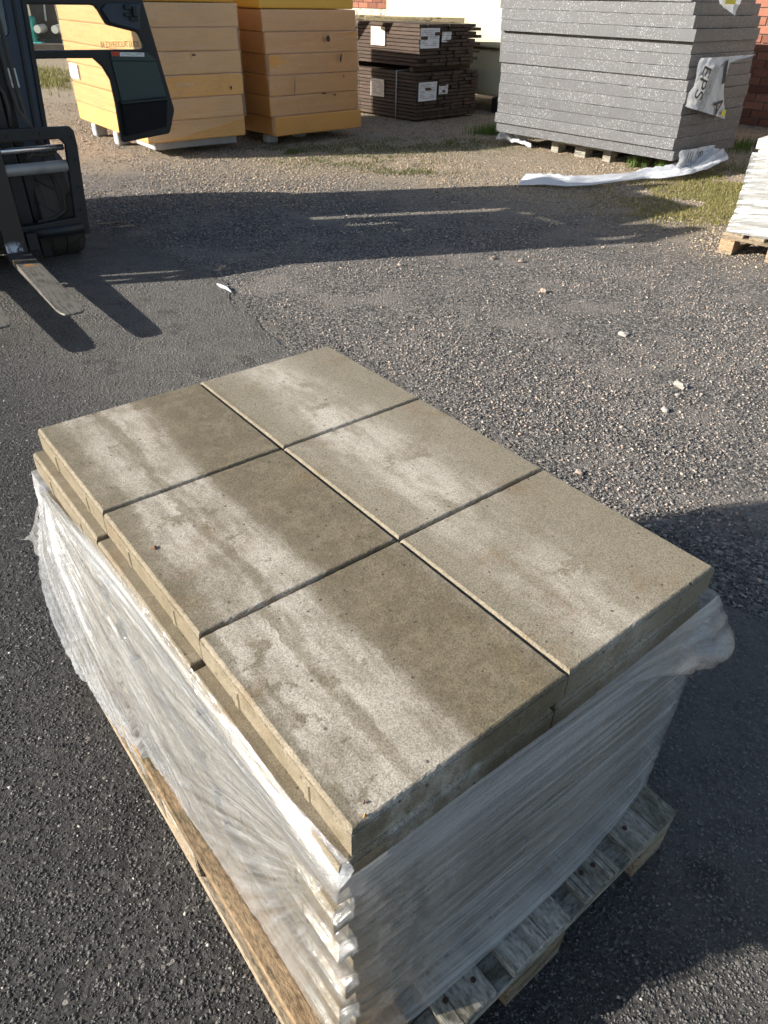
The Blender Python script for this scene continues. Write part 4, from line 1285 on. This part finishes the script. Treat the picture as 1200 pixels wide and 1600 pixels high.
# ------------------------------------------------------------------ wrapped insulation packs
def insulation_stack(near, aright, w, d, z0, n, mat, filmz, label, topmat, toplabel, feet, lean=(0, 0), wm=None):
    root = empty('insulation_stack', (near[0], near[1], 0), aright, label, 'insulation', 'wrapped insulation stacks')
    for i in range(n):
        dx, dy = 0.012 * rng.normal(), 0.012 * rng.normal()
        box('pack', (w, d, 0.197), mat, root, (w / 2 + dx + lean[0] * i, d / 2 + dy + lean[1] * i, z0 + 0.1 + 0.2 * i), (0, 0, 0.006 * rng.normal()), 0.013, 3)
    # film skin with horizontal stretch wrinkles
    NSs, NTt = 220, 70
    per = 2 * (w + d)
    S = np.linspace(0, per, NSs); T = np.linspace(0, 1, NTt)
    Pp = np.zeros((NSs, NTt, 3)); U = np.zeros((NSs, NTt, 2))
    S2, T2 = np.meshgrid(S, T, indexing='ij')
    Z = z0 + 0.2 * n * (1 - T2)
    lowcut = z0 + 0.02 + 0.17 * np.clip((S2 - 0.25) / max(w - .25, .1), 0, 1) * (S2 < w) + 0.17 * (S2 >= w)
    Z = lowcut + (z0 + 0.2 * n - lowcut) * (1 - T2)
    g = 0.016 + 0.010 * (ridge(S2 * 1.6, Z * 34, 71, 3) - 0.5)
    x = np.where(S2 < w, S2, np.where(S2 < w + d, w, np.where(S2 < 2 * w + d, 2 * w + d - S2, 0)))
    y = np.where(S2 < w, 0, np.where(S2 < w + d, S2 - w, np.where(S2 < 2 * w + d, d, per - S2)))
    cx, cy = x - w / 2, y - d / 2
    Pp[..., 0] = w / 2 + cx * (1 + 2 * g / w) + lean[0] * (Z - z0) / 0.2; Pp[..., 1] = d / 2 + cy * (1 + 2 * g / d) + lean[1] * (Z - z0) / 0.2; Pp[..., 2] = Z
    U[..., 0] = S2; U[..., 1] = Z
    link('film', grid_mesh('film', Pp, U), 'pack_film', root)
    for (fx, fy) in feet:
        bm = bmesh.new()
        bm_box(bm, (fx, fy, z0 / 2), (0.15, 0.13, z0), 0.03, None, 3)
        link('foot', me_bm('foot', bm), 'foot_white', root)
    if z0 > .12:
        box('base_board', (w * 0.86, 0.5, 0.085), 'foot_white', root, (w * .53, 0.40, z0 - 0.045), bev=0.01)
    top = box('insulation_pack', (w * 1.01, d, 0.2), topmat, None, (0, 0, 0), (0, 0, 0), 0.014, 2)
    c, s = math.cos(aright), math.sin(aright)
    lx, ly = w / 2 + lean[0] * n - 0.01, d / 2 + lean[1] * n + 0.03
    top.location = (near[0] + c * lx - s * ly, near[1] + s * lx + c * ly, z0 + 0.2 * n + 0.105)
    top.rotation_euler = (0, 0, aright + 0.01)
    tag(top, toplabel, 'insulation', 'loose insulation packs')
    return root
i1 = insulation_stack((-2.41, 8.11), R(38.0), 1.14, 2.09, 0.15, 6, 'pack_tan', 0, 'tan insulation packs in clear film, stack right behind the forklift door',
                      'pack_amber', 'amber yellow insulation pack on top of the stack behind the forklift door', [(0.10, 1.05), (.10, 1.75), (1.0, 1.8)])
label_sheet('label', (-0.022, 1.76, .59), (0, .27, 0), (0, 0, .15), 'paper_white', i1, 0.004)
i2 = insulation_stack((-1.246, 9.09), R(42.0), 1.30, 2.0, 0.10, 6, 'pack_rust', 0, 'tan insulation packs in torn film, stack standing left of the timber bundles',
                      'pack_amber', 'amber yellow insulation pack on top of the stack left of the timber', [(0.12, 0.25), (0.65, .4), (1.2, 0.4), (.12, 1.8), (1.2, 1.8)], lean=(-0.006, 0.006))

def tear(root, u, z, w_, h_, rz):
    bm = bmesh.new()
    n_ = 9
    vs = [bm.verts.new((w_ * math.cos(6.283 * i / n_) * (0.6 + 0.7 * rng.random()), 0, h_ * math.sin(6.283 * i / n_) * (0.6 + 0.7 * rng.random()))) for i in range(n_)]
    bm.faces.new(vs)
    bmesh.ops.rotate(bm, cent=(0, 0, 0), matrix=Matrix.Rotation(rz, 3, 'Y'), verts=bm.verts)
    link('tear', me_bm('tear', bm), 'rust_brown', root, (u, -.040, z))
for a_ in [(.80, 1.03, .030, .035, .5), (.98, .845, .016, .045, .1), (1.02, .66, .010, .020, 0), (.72, .50, .035, .010, .2), (.88, .48, .030, .010, 0), (.30, .58, .006, .10, .1)]:
    tear(i2, *a_)
for a_ in [(.60, .92, .03, .008, 0), (.98, .62, .012, .02, 0), (.25, .33, .02, .012, .4)]:
    tear(i1, *a_)

# cream packs
CR, CL = R(42.0), R(132.0)
def cream(near, z0, z1, w, d, label, rz=0.0):
    bm = bmesh.new()
    bm_box(bm, (w / 2, d / 2, (z0 + z1) / 2), (w, d, z1 - z0), 0.035, None, 3)
    bmesh.ops.subdivide_edges(bm, edges=[e for e in bm.edges if e.calc_length() > 0.4], cuts=7, use_grid_fill=True)
    for v in bm.verts:
        q = float(fbm(np.array(v.co.x * 3 + v.co.y * 2.3 + 3), np.array(v.co.z * 3.4 + v.co.y), 81)) - 0.5
        v.co.x += 0.05 * q; v.co.y += 0.05 * q
    o = link('insulation_pack', me_bm('insulation_pack', bm, True), 'pack_cream', None, (near[0], near[1], 0), (0, 0, CR + rz))
    return tag(o, label, 'insulation', 'big cream packs')
cream((1.86, 12.25), 0.22, 0.82, 1.5, 2.3, 'lower big cream insulation pack between the timber and the grey foam')
cream((1.72, 12.28), 0.84, 1.70, 1.5, 2.5, 'upper big cream insulation pack behind the timber bundles', 0.01)
boxes('support_block', [((0, 0, 0), (1.2, .25, .21))], 'black_steel', None, (2.2, 12.75, .108), (0, 0, CR), 0.02)
tag(bpy.data.objects['support_block'], 'dark support block under the lower cream pack', 'block')

hs = box('insulation_pack', (1.5, 1.1, 1.42), 'foam_grey', None, (3.75, 11.05, .72), (0, 0, CR), .02, 2)  # out of sight, added to throw shade onto the brick wall
tag(hs, 'unseen foam pack added behind the grey foam stack to shade the brick wall', 'insulation')

# ------------------------------------------------------------------ timber bundles
TL = R(133.0)
TR = R(44.0)
def bundle(z0, rows, rowh, cols, label, drop, name_seed):
    rg = np.random.default_rng(name_seed)
    root = empty('timber_bundle', (0.479, 11.20, 0), TR, label, 'timber', 'brown timber bundles')
    bw = 0.1425
    for r_ in range(rows):
        for c in range(cols):
            if c >= cols - 1 and rg.random() < drop:
                continue
            ln = 3.0
            box('plank', (ln, bw - 0.003, rowh - 0.007), 'wood_brown', root,
                (bw * (c + 0.5) + 0.0 * rg.normal(), ln / 2 + 0.012 * rg.normal() + (0.02 if rg.random() < .1 else 0), z0 + rowh * (r_ + 0.5)), (0, 0, math.pi / 2), 0.002)
    return root
b1 = bundle(0.03, 13, 0.0435, 9, 'lower bundle of dark brown planks with white paper labels', 0.0, 1)
b2 = bundle(0.665, 11, 0.0435, 8, 'upper bundle of dark brown planks lying on the lower bundle', 0.0, 2)
for r_ in range(1, 11, 2):
    box('plank', (2.9, 0.13, .0365), 'wood_brown', b2, (0.1425 * 8.35 + .02 * rng.normal(), 1.45, 0.665 + 0.0435 * (r_ + .5)), (0, 0, math.pi / 2), 0.002)
for root, z, names in ((b1, 0.26, 1), (b2, 0.875, 2)):
    label_sheet('label', (0.0, -0.014, z), (.37, 0, 0), (0, 0, .225), 'paper_form', root, 0.006)
    label_sheet('label', (0.42, -0.014, z + .065), (.19, 0, 0), (0, 0, .115), 'paper_small', root, 0.004)
    label_sheet('label', (-0.012, .92, z), (0, -.28, 0), (0, 0, .215), 'paper_form_tan', root, 0.005)
tube('strap', [(-.01, .40, .03), (-.012, .40, .598), (.3, .40, .602), (1.3, .40, .602)], 0.008, 'strap_white', b1, 6)
for yy in (.15, 1.6):
    bx = box('spacer_batten', (1.2, .07, .055), 'wood_brown', None, (0, 0, 0), (0, 0, TR), 0.003)
    c, s = math.cos(TR), math.sin(TR)
    bx.location = (0.479 + c * .62 - s * yy, 11.20 + s * .62 + c * yy, .63)
    tag(bx, 'front spacer batten between the two timber bundles' if yy < 1 else 'rear spacer batten between the two timber bundles', 'batten', 'timber spacers')
bb = box('timber_beam', (1.35, .12, .055), 'wood_beam', None, (0.42, 11.62, 1.185), (0, 0, R(2)), 0.004)
tag(bb, 'pale timber beam lying across the upper brown bundle, right one', 'timber', 'pale beams on the timber')
bb = box('timber_beam', (1.0, .12, .055), 'wood_beam', None, (-0.5, 11.95, 1.185), (0, 0, R(-3)), 0.004)
tag(bb, 'pale timber beam lying on the upper brown bundle beside the insulation stack', 'timber', 'pale beams on the timber')

# ------------------------------------------------------------------ white wrapped load at the right edge
WR = R(-41.0)
wp = pallet('pallet', (2.43, 5.18, 0.002), 0, 'pale wooden pallet with the white wrapped load at the right edge', ('wood_pale', 'wood_pale', 'wood_block', 'wood_pale'), 'pallets')
wp.rotation_euler = (0, 0, WR + 0.0)
wp.location = (2.43, 5.18, 0.002)
# pallet local x (0.8) runs along the visible left front, local y (1.2) goes back
wl = empty('wrapped_load', (2.43, 5.18, 0.146), WR, 'white film wrapped block of paving on the pale pallet at the right edge', 'wrapped load')
for i in range(9):
    ox, oy = 0.05 + 0.006 * rng.normal(), 0.05 + 0.006 * rng.normal()
    box('paving_layer', (0.70, 1.06, 0.064), 'pale_stone', wl, (ox + .35, oy + .53, .034 + .0655 * i), (0, 0, .004 * rng.normal()), 0.005)
NSs, NTt = 400, 90
S = np.linspace(0, 3.52, NSs); T = np.linspace(0, 1, NTt)
S2, T2 = np.meshgrid(S, T, indexing='ij')
Zw = 0.002 + 0.505 * (1 - T2) + 0.02 * (fbm(S2 * 6, S2 * 0, 91) - 0.5) * (1 - T2)
gw = 0.010 + 0.022 * (ridge(S2 * 3.2 + Zw * 2.0, Zw * 26 - S2 * 3.5, 93, 4) - 0.5) + 0.03 * np.clip(T2 - .55, 0, 1) * 1.0
gw = np.maximum(gw, 0.004)
w_, d_ = .71, 1.07
x = np.where(S2 < w_, S2, np.where(S2 < w_ + d_, w_, np.where(S2 < 2 * w_ + d_, 2 * w_ + d_ - S2, 0)))
y = np.where(S2 < w_, 0, np.where(S2 < w_ + d_, S2 - w_, np.where(S2 < 2 * w_ + d_, d_, 3.56 - S2)))
cx, cy = x - w_ / 2, y - d_ / 2
Pp = np.stack([0.045 + w_ / 2 + cx * (1 + 2 * gw / w_), 0.045 + d_ / 2 + cy * (1 + 2 * gw / d_), Zw], 2)
link('film', grid_mesh('film', Pp, np.stack([S2 + Zw, Zw - .15 * S2], 2)), 'load_film', wl)

# ------------------------------------------------------------------ forklift
HD = math.atan2(-.817, .577)
fk = empty('forklift', (-2.18, 4.326, 0), HD, 'dark blue forklift truck with its cab door standing open', 'forklift')
YC = -0.17                                    # truck centre line in local y
def fork(y):
    bm = bmesh.new()
    prof = [(0.0, 0.10), (0.10, 0.10), (1.0, 0.135), (1.17, 0.140), (1.17, 0.146), (0.95, 0.15), (0.05, 0.15)]
    # blade
    w = 0.062
    outl = [(-0.045, -w), (1.06, -w), (1.13, -w * .92), (1.16, -w * .74), (1.17, 0), (1.16, w * .74), (1.13, w * .92), (1.06, w), (-0.045, w)]
    top = [bm.verts.new((x, yy, 0.158)) for x, yy in outl]
    bot = [bm.verts.new((x, yy, 0.158 - (0.044 - 0.034 * max(0, min(1, (x - .3) / .87))))) for x, yy in outl]
    bm.faces.new(top); bm.faces.new(bot[::-1])
    for i in range(len(outl)):
        k = (i + 1) % len(outl)
        bm.faces.new((top[i], bot[i], bot[k], top[k]))
    bmesh.ops.bevel(bm, geom=[e for e in bm.edges], offset=0.003, segments=1, affect='EDGES')
    bm_box(bm, (-0.022, 0, 0.44), (0.046, 2 * w * .92, 0.60), 0.006)
    o = link('fork', me_bm('fork', bm), 'fork_steel', fk, (0, y, 0))
    return o
fork(0.0)
fork(-0.345)
# carriage frame
def rect_ring(name, outer, inner, x, thick, mat):
    plate(name, outer, [inner], thick, mat, lambda u, v, w: (x - w, u, v), fk, 0.008)
rect_ring('carriage_frame', [(.39, .195), (.455, .195), (.492, .70), (.488, .775), (.47, .795), (.10, .805), (-.44, .805), (-.81, .795), (-.83, .775), (-.83, .70), (-.795, .195), (-.73, .195), (-.44, .195), (.10, .195)],
          [(.385, .300), (.12, .285), (-.46, .285), (-.725, .300), (-.765, .70), (-.74, .735), (.40, .735), (.425, .70)], -.055, 0.05, 'black_steel')
tube('shift_rod', [(-.085, -.76, .690), (-.085, .415, .690)], .017, 'chrome_rod', fk)
tube('shift_cylinder', [(-.080, -.75, .590), (-.080, .41, .590)], .032, 'grey_tube', fk)
tube('lower_tube', [(-.070, .10, .235), (-.070, .42, .235)], .034, 'black_steel', fk)
for q in [((-.035, 0, .70), (.05, .11, .10)), ((-.035, -.345, .70), (.05, .11, .10)), ((-.03, 0.10, .205), (.05, .06, .10)), ((-.05, .09, .12), (.03, .05, .16))]:
    boxes('fork_hook', [q], 'black_steel', fk)
tube('hose', [(-.14, .25, .60), (-.14, .33, .57), (-.14, .37, .45), (-.14, .36, .33), (-.14, .28, .29), (-.14, .18, .28)], .011, 'rubber', fk, 8)
for (yy, zz) in ((.465, .74), (.462, .62), (.445, .47), (.43, .34), (.30, .77), (.12, .77), (-.1, .77), (-.3, .77)):
    bm = bmesh.new()
    bmesh.ops.create_cone(bm, cap_ends=True, segments=6, radius1=.008, radius2=.007, depth=.010, matrix=Matrix.Rotation(math.pi / 2, 4, 'Y'))
    link('bolt', me_bm('bolt', bm), 'black_steel', fk, (-.050, yy, zz))
for yy in (.02, -.36):
    lst = [((-.165, yy + (.008 if i % 2 else -.008), .60 + .042 * i), (.012, .014, .034)) for i in range(34)]
    ch = boxes('lift_chain', lst, 'grey_tube', fk, bev=.003)
    ch['kind'] = 'stuff'
tube('hose', [(-.12, .30, .74), (-.13, .27, .80), (-.17, .235, .88), (-.19, .225, 1.0), (-.19, .222, 1.9)], .012, 'rubber', fk, 8)
tube('hose', [(-.12, .34, .66), (-.15, .30, .72), (-.18, .262, .84), (-.19, .258, 1.0), (-.19, .256, 1.9)], .012, 'rubber', fk, 8)
tube('hose', [(-.10, .20, .64), (-.12, .24, .66), (-.13, .30, .645), (-.11, .36, .66), (-.10, .39, .69)], .009, 'rubber', fk, 8)
# mast
mast = boxes('mast', [((-.20, .12, 1.08), (.10, .075, 2.02)), ((-.20, -.46, 1.08), (.10, .075, 2.02)), ((-.30, .20, 1.0), (.19, .06, 1.90)), ((-.30, -.54, 1.0), (.19, .06, 1.90)),  # rear rails deepened to close bright streaks in the truck's shadow
                      ((-.22, YC, 2.05), (.10, .62, .10)), ((-.25, YC, 1.35), (.05, .62, .10)), ((-.24, YC, .55), (.05, .62, .12)), ((-.20, YC, .25), (.06, .62, .14))], 'black_steel', fk, bev=.006)
tube('lift_cylinder', [(-.30, -.05, .25), (-.30, -.05, 1.95)], .035, 'black_steel', fk, 12)
tube('lift_cylinder', [(-.30, -.29, .25), (-.30, -.29, 1.95)], .035, 'black_steel', fk, 12)
tube('hose', [(-.16, .17, .80), (-.165, .185, .9), (-.165, .18, .96), (-.17, .165, 1.0)], .010, 'rubber', fk, 8)
boxes('dash_sun_blocker', [((-.49, YC, .96), (.22, .74, .46))], 'black_steel', fk, bev=.03, seg=2)  # block added so sun can't slip between mast and cab
boxes('axle_sun_blocker', [((-.47, YC, .42), (.26, .62, .52))], 'black_steel', fk, bev=.03, seg=2)  # filler added to stop low sun passing behind the mast
boxes('mast_sun_blocker', [((-.285, YC, .48), (.02, .70, .62))], 'black_steel', fk, bev=.004)  # plate added between the rails to block slits of sunlight
# wheels
def wheel(x, y, r, w):
    bm = bmesh.new()
    n = 48
    prof = [(r * .55, -w / 2), (r * .93, -w / 2), (r * .985, -w * .44), (r, -w * .33), (r, w * .33), (r * .985, w * .44), (r * .93, w / 2), (r * .55, w / 2)]
    rings = [[bm.verts.new((math.cos(6.28318 * i / n) * a, b, math.sin(6.28318 * i / n) * a)) for a, b in prof] for i in range(n)]
    for i in range(n):
        for j in range(len(prof)):
            bm.faces.new((rings[i][j], rings[(i + 1) % n][j], rings[(i + 1) % n][(j + 1) % len(prof)], rings[i][(j + 1) % len(prof)]))
    o = link('wheel', me_bm('wheel', bm, True), 'rubber', fk, (x, y, r))
    # slanted tread blocks with narrow grooves between them
    bm = bmesh.new()
    nb = 13
    for i in range(nb):
        for sgn in (-1, 1):
            a0 = 6.28318 * (i + (0.5 if sgn > 0 else 0)) / nb
            span = 6.28318 / nb * 0.90
            cols_ = []
            for u in range(6):
                row = []
                for v in range(4):
                    yy = sgn * w * (0.015 + 0.46 * v / 3)
                    th = a0 + span * u / 5 + 0.30 * (v / 3) ** 1.2
                    rr = r + 0.008 - (0.012 if v == 3 else 0.0)
                    row.append((bm.verts.new((math.cos(th) * rr, yy, math.sin(th) * rr)), bm.verts.new((math.cos(th) * (r - .02), yy, math.sin(th) * (r - .02)))))
                cols_.append(row)
            for u in range(5):
                for v in range(3):
                    bm.faces.new((cols_[u][v][0], cols_[u + 1][v][0], cols_[u + 1][v + 1][0], cols_[u][v + 1][0]))
            for v in range(3):
                bm.faces.new((cols_[0][v][0], cols_[0][v + 1][0], cols_[0][v + 1][1], cols_[0][v][1]))
                bm.faces.new((cols_[5][v][0], cols_[5][v][1], cols_[5][v + 1][1], cols_[5][v + 1][0]))
            for u in range(5):
                bm.faces.new((cols_[u][0][0], cols_[u][0][1], cols_[u + 1][0][1], cols_[u + 1][0][0]))
                bm.faces.new((cols_[u][3][0], cols_[u + 1][3][0], cols_[u + 1][3][1], cols_[u][3][1]))
    link('tread', me_bm('tread', bm), 'rubber', o)
    bm = bmesh.new()
    bmesh.ops.create_cone(bm, cap_ends=True, segments=24, radius1=r * .56, radius2=r * .56, depth=w * .7, matrix=Matrix.Rotation(math.pi / 2, 4, 'X'))
    link('rim', me_bm('rim', bm), 'grey_white', o)
wheel(-.46, .335, .305, .25)
wheel(-.46, YC * 2 - .335, .305, .25)
wheel(-1.85, .24, .26, .20)
wheel(-1.85, YC * 2 - .24, .26, .20)
# body
def prism(name, prof, y0, y1, mat, bev=.02):
    bm = bmesh.new()
    a = [bm.verts.new((x, y0, z)) for x, z in prof]
    b = [bm.verts.new((x, y1, z)) for x, z in prof]
    bm.faces.new(a); bm.faces.new(b[::-1])
    for i in range(len(prof)):
        k = (i + 1) % len(prof)
        bm.faces.new((a[i], b[i], b[k], a[k]))
    bmesh.ops.recalc_face_normals(bm, faces=bm.faces)
    bmesh.ops.bevel(bm, geom=list(bm.edges), offset=bev, segments=2, affect='EDGES')
    return link(name, me_bm(name, bm), mat, fk)
prism('chassis', [(-.85, .16), (-1.6, .16), (-1.6, .52), (-.85, .52)], .43, 2 * YC - .43, 'black_steel')
prism('counterweight', [(-1.50, .50), (-1.62, .50), (-1.66, .28), (-2.12, .28), (-2.16, .62), (-2.05, .96), (-1.50, 1.0)], .42, 2 * YC - .42, 'navy', .04)
prism('seat_base', [(-1.0, .5), (-1.45, .5), (-1.45, .86), (-1.0, .86)], .05, 2 * YC - .05, 'black_steel')
prism('seat', [(-.98, .86), (-1.40, .86), (-1.58, 1.40), (-1.48, 1.42), (-1.33, 1.0), (-.98, .98)], .08, 2 * YC - .08, 'dark_plastic', .03)
# cab front: navy cowl with windscreen opening, pillars and roof
def front(u, v, w):          # leans back a little
    return (-.62 - 0.10 * (v - .6) - w, u, v)
yl, yr = .465, 2 * YC - .465
def lean_y(z): return .462 + .095 * (z - .70)
wz0 = 1.205
outer = [(lean_y(.42), .42), (lean_y(2.14), 2.14), (2 * YC - lean_y(2.14), 2.14), (2 * YC - lean_y(.42), .42)]
hole = [(.36, wz0), (.385, wz0 + .015), (.395, wz0 + .04), (.455, 1.95), (.44, 2.02), (2 * YC - .44, 2.02), (2 * YC - .455, 1.95), (2 * YC - .395, wz0 + .04), (2 * YC - .385, wz0 + .015), (2 * YC - .36, wz0)]
plate('cab_front', outer, [hole], .05, 'navy', front, fk, .008)
plate('windscreen', hole, [], .006, 'glass', lambda u, v, w: front(u, v, w + .02), fk)
plate('rubber_seal', [(lean_y(.45) - .075, .45), (lean_y(.45) - .055, .45), (lean_y(2.1) - .055, 2.1), (lean_y(2.1) - .075, 2.1)], [], .012, 'black_steel', lambda u, v, w: front(u, v, w - .011), fk, .003)
plate('rubber_seal', [(lean_y(.45) - .022, .45), (lean_y(.45) + .006, .45), (lean_y(2.1) + .006, 2.1), (lean_y(2.1) - .022, 2.1)], [], .016, 'black_steel', lambda u, v, w: front(u, v, w - .014), fk, .003)
label_sheet('sticker', front(.282, .945, -.004), Vector(front(.371, .945, -.004)) - Vector(front(.282, .945, -.004)), Vector(front(.282, 1.046, -.004)) - Vector(front(.282, .945, -.004)), 'paper_white', fk, 0.0004, 3)
boxes('pillar', [((-1.40, lean_y(1.5) - .03, 1.36), (.07, .06, 1.56))], 'black_steel', fk, bev=.01)
boxes('pillar', [((-1.40, 2 * YC - lean_y(1.5) + .03, 1.36), (.07, .06, 1.56))], 'black_steel', fk, bev=.01)
boxes('roof', [((-1.12, YC, 2.17), (.86, 1.36, .07))], 'black_steel', fk, bev=.02)
boxes('rear_frame', [((-1.42, YC, 1.06), (.05, 1.2, .12)), ((-1.42, YC, 2.08), (.05, 1.2, .10))], 'black_steel', fk, bev=.008)
boxes('cab_sun_blocker', [((-1.72, YC, 1.54), (.50, 1.14, 1.12))], 'navy', fk, bev=.05, seg=2)  # bulk added out of view to keep sun off the open door
# right hand door, closed
ry = 2 * YC - .50
plate('right_door', [(-.72, .55), (-1.37, .55), (-1.37, 2.12), (-.80, 2.12)], [[(-.95, 1.46), (-1.25, 1.46), (-1.25, 1.64), (-.95, 1.64)]], .04, 'navy', lambda u, v, w: (u, ry - w, v), fk, .006)  # opening cut small to trim sun streaks inside the truck's shadow
plate('right_window', [(-.95, 1.46), (-1.25, 1.46), (-1.25, 1.64), (-.95, 1.64)], [], .006, 'glass', lambda u, v, w: (u, ry - .015 - w, v), fk)
# open left door, hinged at the rear pillar and standing square to the truck
DX, DY = -1.35, .55
def D(u, v, w): return (DX + w, DY + u, v)
outer = [(.0, 1.044), (.299, 1.044), (.50, 1.04), (.557, .984), (.596, .902), (.603, .758), (.597, .50), (.615, .487), (.985, .525), (.998, .545), (1.051, .675), (1.053, .70), (.93, 1.386), (.81, 2.06), (.78, 2.10), (.05, 2.10), (.0, 2.06)]
win = [(.055, 1.094), (.862, 1.089), (.876, 1.098), (.88, 1.125), (.862, 1.178), (.845, 1.194), (.65, 1.236), (.632, 1.25), (.595, 1.325), (.575, 1.348), (.548, 1.353), (.06, 1.352)]
win2 = [(.06, 1.42), (.72, 1.42), (.80, 1.50), (.77, 1.72), (.06, 1.72)]  # upper pane kept low so less sun gets through to the ground
door = plate('door', outer, [win, win2], .045, 'black_steel', lambda u, v, w: D(u, v, w - .03), fk, .010)
g1 = plate('door_glass', win, [], .005, 'glass', lambda u, v, w: D(u, v, w - .022), door)
plate('door_glass', win2, [], .005, 'glass', lambda u, v, w: D(u, v, w - .022), door)
plate('inner_panel', [(.625, 1.02), (.957, 1.011), (.999, .782), (.645, .765)], [], .012, 'panel_green', lambda u, v, w: D(u, v, w + .0155), door, .003)
plate('inner_panel', [(.625, 1.077), (.900, 1.070), (.950, 1.030), (.955, 1.016), (.625, 1.025)], [], .010, 'panel_green', lambda u, v, w: D(u, v, w + .0155), door, .003)
plate('door_pocket', [(.635, .748), (.99, .761), (.953, .582), (.625, .535)], [], .05, 'pocket_black', lambda u, v, w: D(u, v, w + .0155), door, .006)
plate('pocket_rim', [(.632, .750), (.993, .763), (.995, .778), (.632, .766)], [], .058, 'dark_plastic', lambda u, v, w: D(u, v, w + .0155), door, .004)
plate('lock_cover', [(.655, 1.365), (.90, 1.365), (.868, 1.205), (.66, 1.252), (.615, 1.33)], [], .02, 'navy', lambda u, v, w: D(u, v, w + .0155), door, .006)
boxes('lock', [(D(.80, 1.345, .05), (.02, .05, .03)), (D(.845, 1.32, .052), (.03, .035, .06)), (D(.79, 1.30, .046), (.02, .045, .02)), (D(.835, 1.275, .048), (.02, .06, .022))], 'dark_plastic', door, bev=.004)
label_sheet('warning_sticker', D(.690, 1.050, .029), Vector((0, .182, -.006)), Vector((0, .003, .026)), 'paper_white', door, 0.0003, 3)
plate('warning_sticker', [(.630, 1.053), (.688, 1.051), (.690, 1.079), (.632, 1.081)], [], .001, 'red_print', lambda u, v, w: D(u, v, w + .0285), door)
# lettering is on the outer side of the pane, so it reads mirrored from here
mt = Matrix.Translation(Vector(D(.718, 1.118, -.024))) @ Matrix(((0, 0, 1, 0), (-1, 0, 0, 0), (0, 1, 0, 0), (0, 0, 0, 1))).transposed().inverted().transposed()
mt = Matrix.Translation(Vector(D(.722, 1.118, -.024))) @ Matrix(((0, 0, -1, 0), (-1, 0, 0, 0), (0, 1, 0, 0), (0, 0, 0, 1)))
text_mesh('lettering', 'BOR\u00c5S TRUCKSERVICE AB', 0.052, 'print_dark', door, mt, 0.0004, 0.46)

# ------------------------------------------------------------------ far vehicle behind the forklift
ft = empty('flatbed_truck', (-9.2, 21.3, 0), R(8), 'turquoise old truck seen through the forklift door, far left', 'truck')
boxes('chassis', [((0.4, 0.6, .30), (3.4, 1.3, .16))], 'black_steel', ft)
boxes('cab', [((-.9, .5, .80), (1.5, 1.5, .80)), ((-.9, .55, 1.45), (1.35, 1.3, .7))], 'turquoise', ft, bev=.06, seg=2)
boxes('hood', [((.05, .2, .55), (.85, .9, .55))], 'turquoise', ft, bev=.05, seg=2)
boxes('fender', [((.30, -.1, .24), (.7, .5, .14))], 'turquoise', ft, bev=.04, seg=2)
boxes('window', [((-.62, -.262, 1.0), (.55, .03, .46))], 'grey_white', ft, bev=.01)
boxes('mirror_post', [((-.10, -.30, .62), (.05, .05, .75))], 'grey_white', ft, bev=.01)
boxes('lamp_guard', [((.06, -.32, .33), (.22, .1, .16))], 'grey_white', ft, bev=.02)
for x, y in ((-.7, .1), (-.7, 1.1), (1.4, .1), (1.4, 1.1)):
    bm = bmesh.new()
    bmesh.ops.create_cone(bm, cap_ends=True, segments=20, radius1=.27, radius2=.27, depth=.2, matrix=Matrix.Rotation(math.pi / 2, 4, 'X'))
    link('wheel', me_bm('wheel', bm), 'rubber', ft, (x, y, .27))
rk = empty('timber_rack', (-8.4, 21.0, 0), R(4), 'dark rusty rack with upright posts beside the turquoise truck', 'rack')
boxes('back_panel', [((0.9, .6, .75), (2.6, .08, 1.3))], 'rust_brown', rk)
boxes('beam', [((0.9, .1, .22), (2.6, .9, .14))], 'rust_brown', rk)
for x in (-.02, .38, .8, 1.2):
    box('post', (.035, .04, .42), 'grey_white', rk, (x, .50, .95), (0, .12, 0), .004)
for x in (-.16, .26, .7):
    bm = bmesh.new()
    bmesh.ops.create_cone(bm, cap_ends=True, segments=16, radius1=.10, radius2=.085, depth=.5, matrix=Matrix.Rotation(math.pi / 2, 4, 'X'))
    link('log', me_bm('log', bm), 'pale_stone', rk, (x, .3, .58))

# ------------------------------------------------------------------ small litter
tube('film_strip', [(-.99, 4.27, .012), (-.95, 4.22, .014), (-.92, 4.20, .012), (-.88, 4.13, .012)], [.006, .012, .010, .004], 'plastic_white', None, 6)
tag(bpy.data.objects['film_strip'], 'curled white plastic strip on the gravel beside the forklift shadow', 'litter')
for (x, y, rz, ln, lab) in [(-2.05, 5.60, .3, .20, 'longer wood splinter in the forklift shadow beside the carriage'), (-1.93, 5.52, .5, .16, 'shorter wood splinter in the forklift shadow beside the carriage'),
                            (-1.02, 4.60, 1.1, .06, 'small wood chip in the forklift shadow near the white strip')]:
    o = box('wood_chip', (ln, .018, .010), 'wood_pale', None, (x, y, .012), (0, 0, rz), .002)
    tag(o, lab, 'wood chip', 'wood chips on the ground')
for (x, y, lab) in [(-.62, .98, 'whitish chip on the asphalt left of the pallet, upper'), (-.27, .62, 'whitish round chip on the asphalt left of the pallet, lower')]:
    stone(x, y, .006, lab, 'stone_pale')
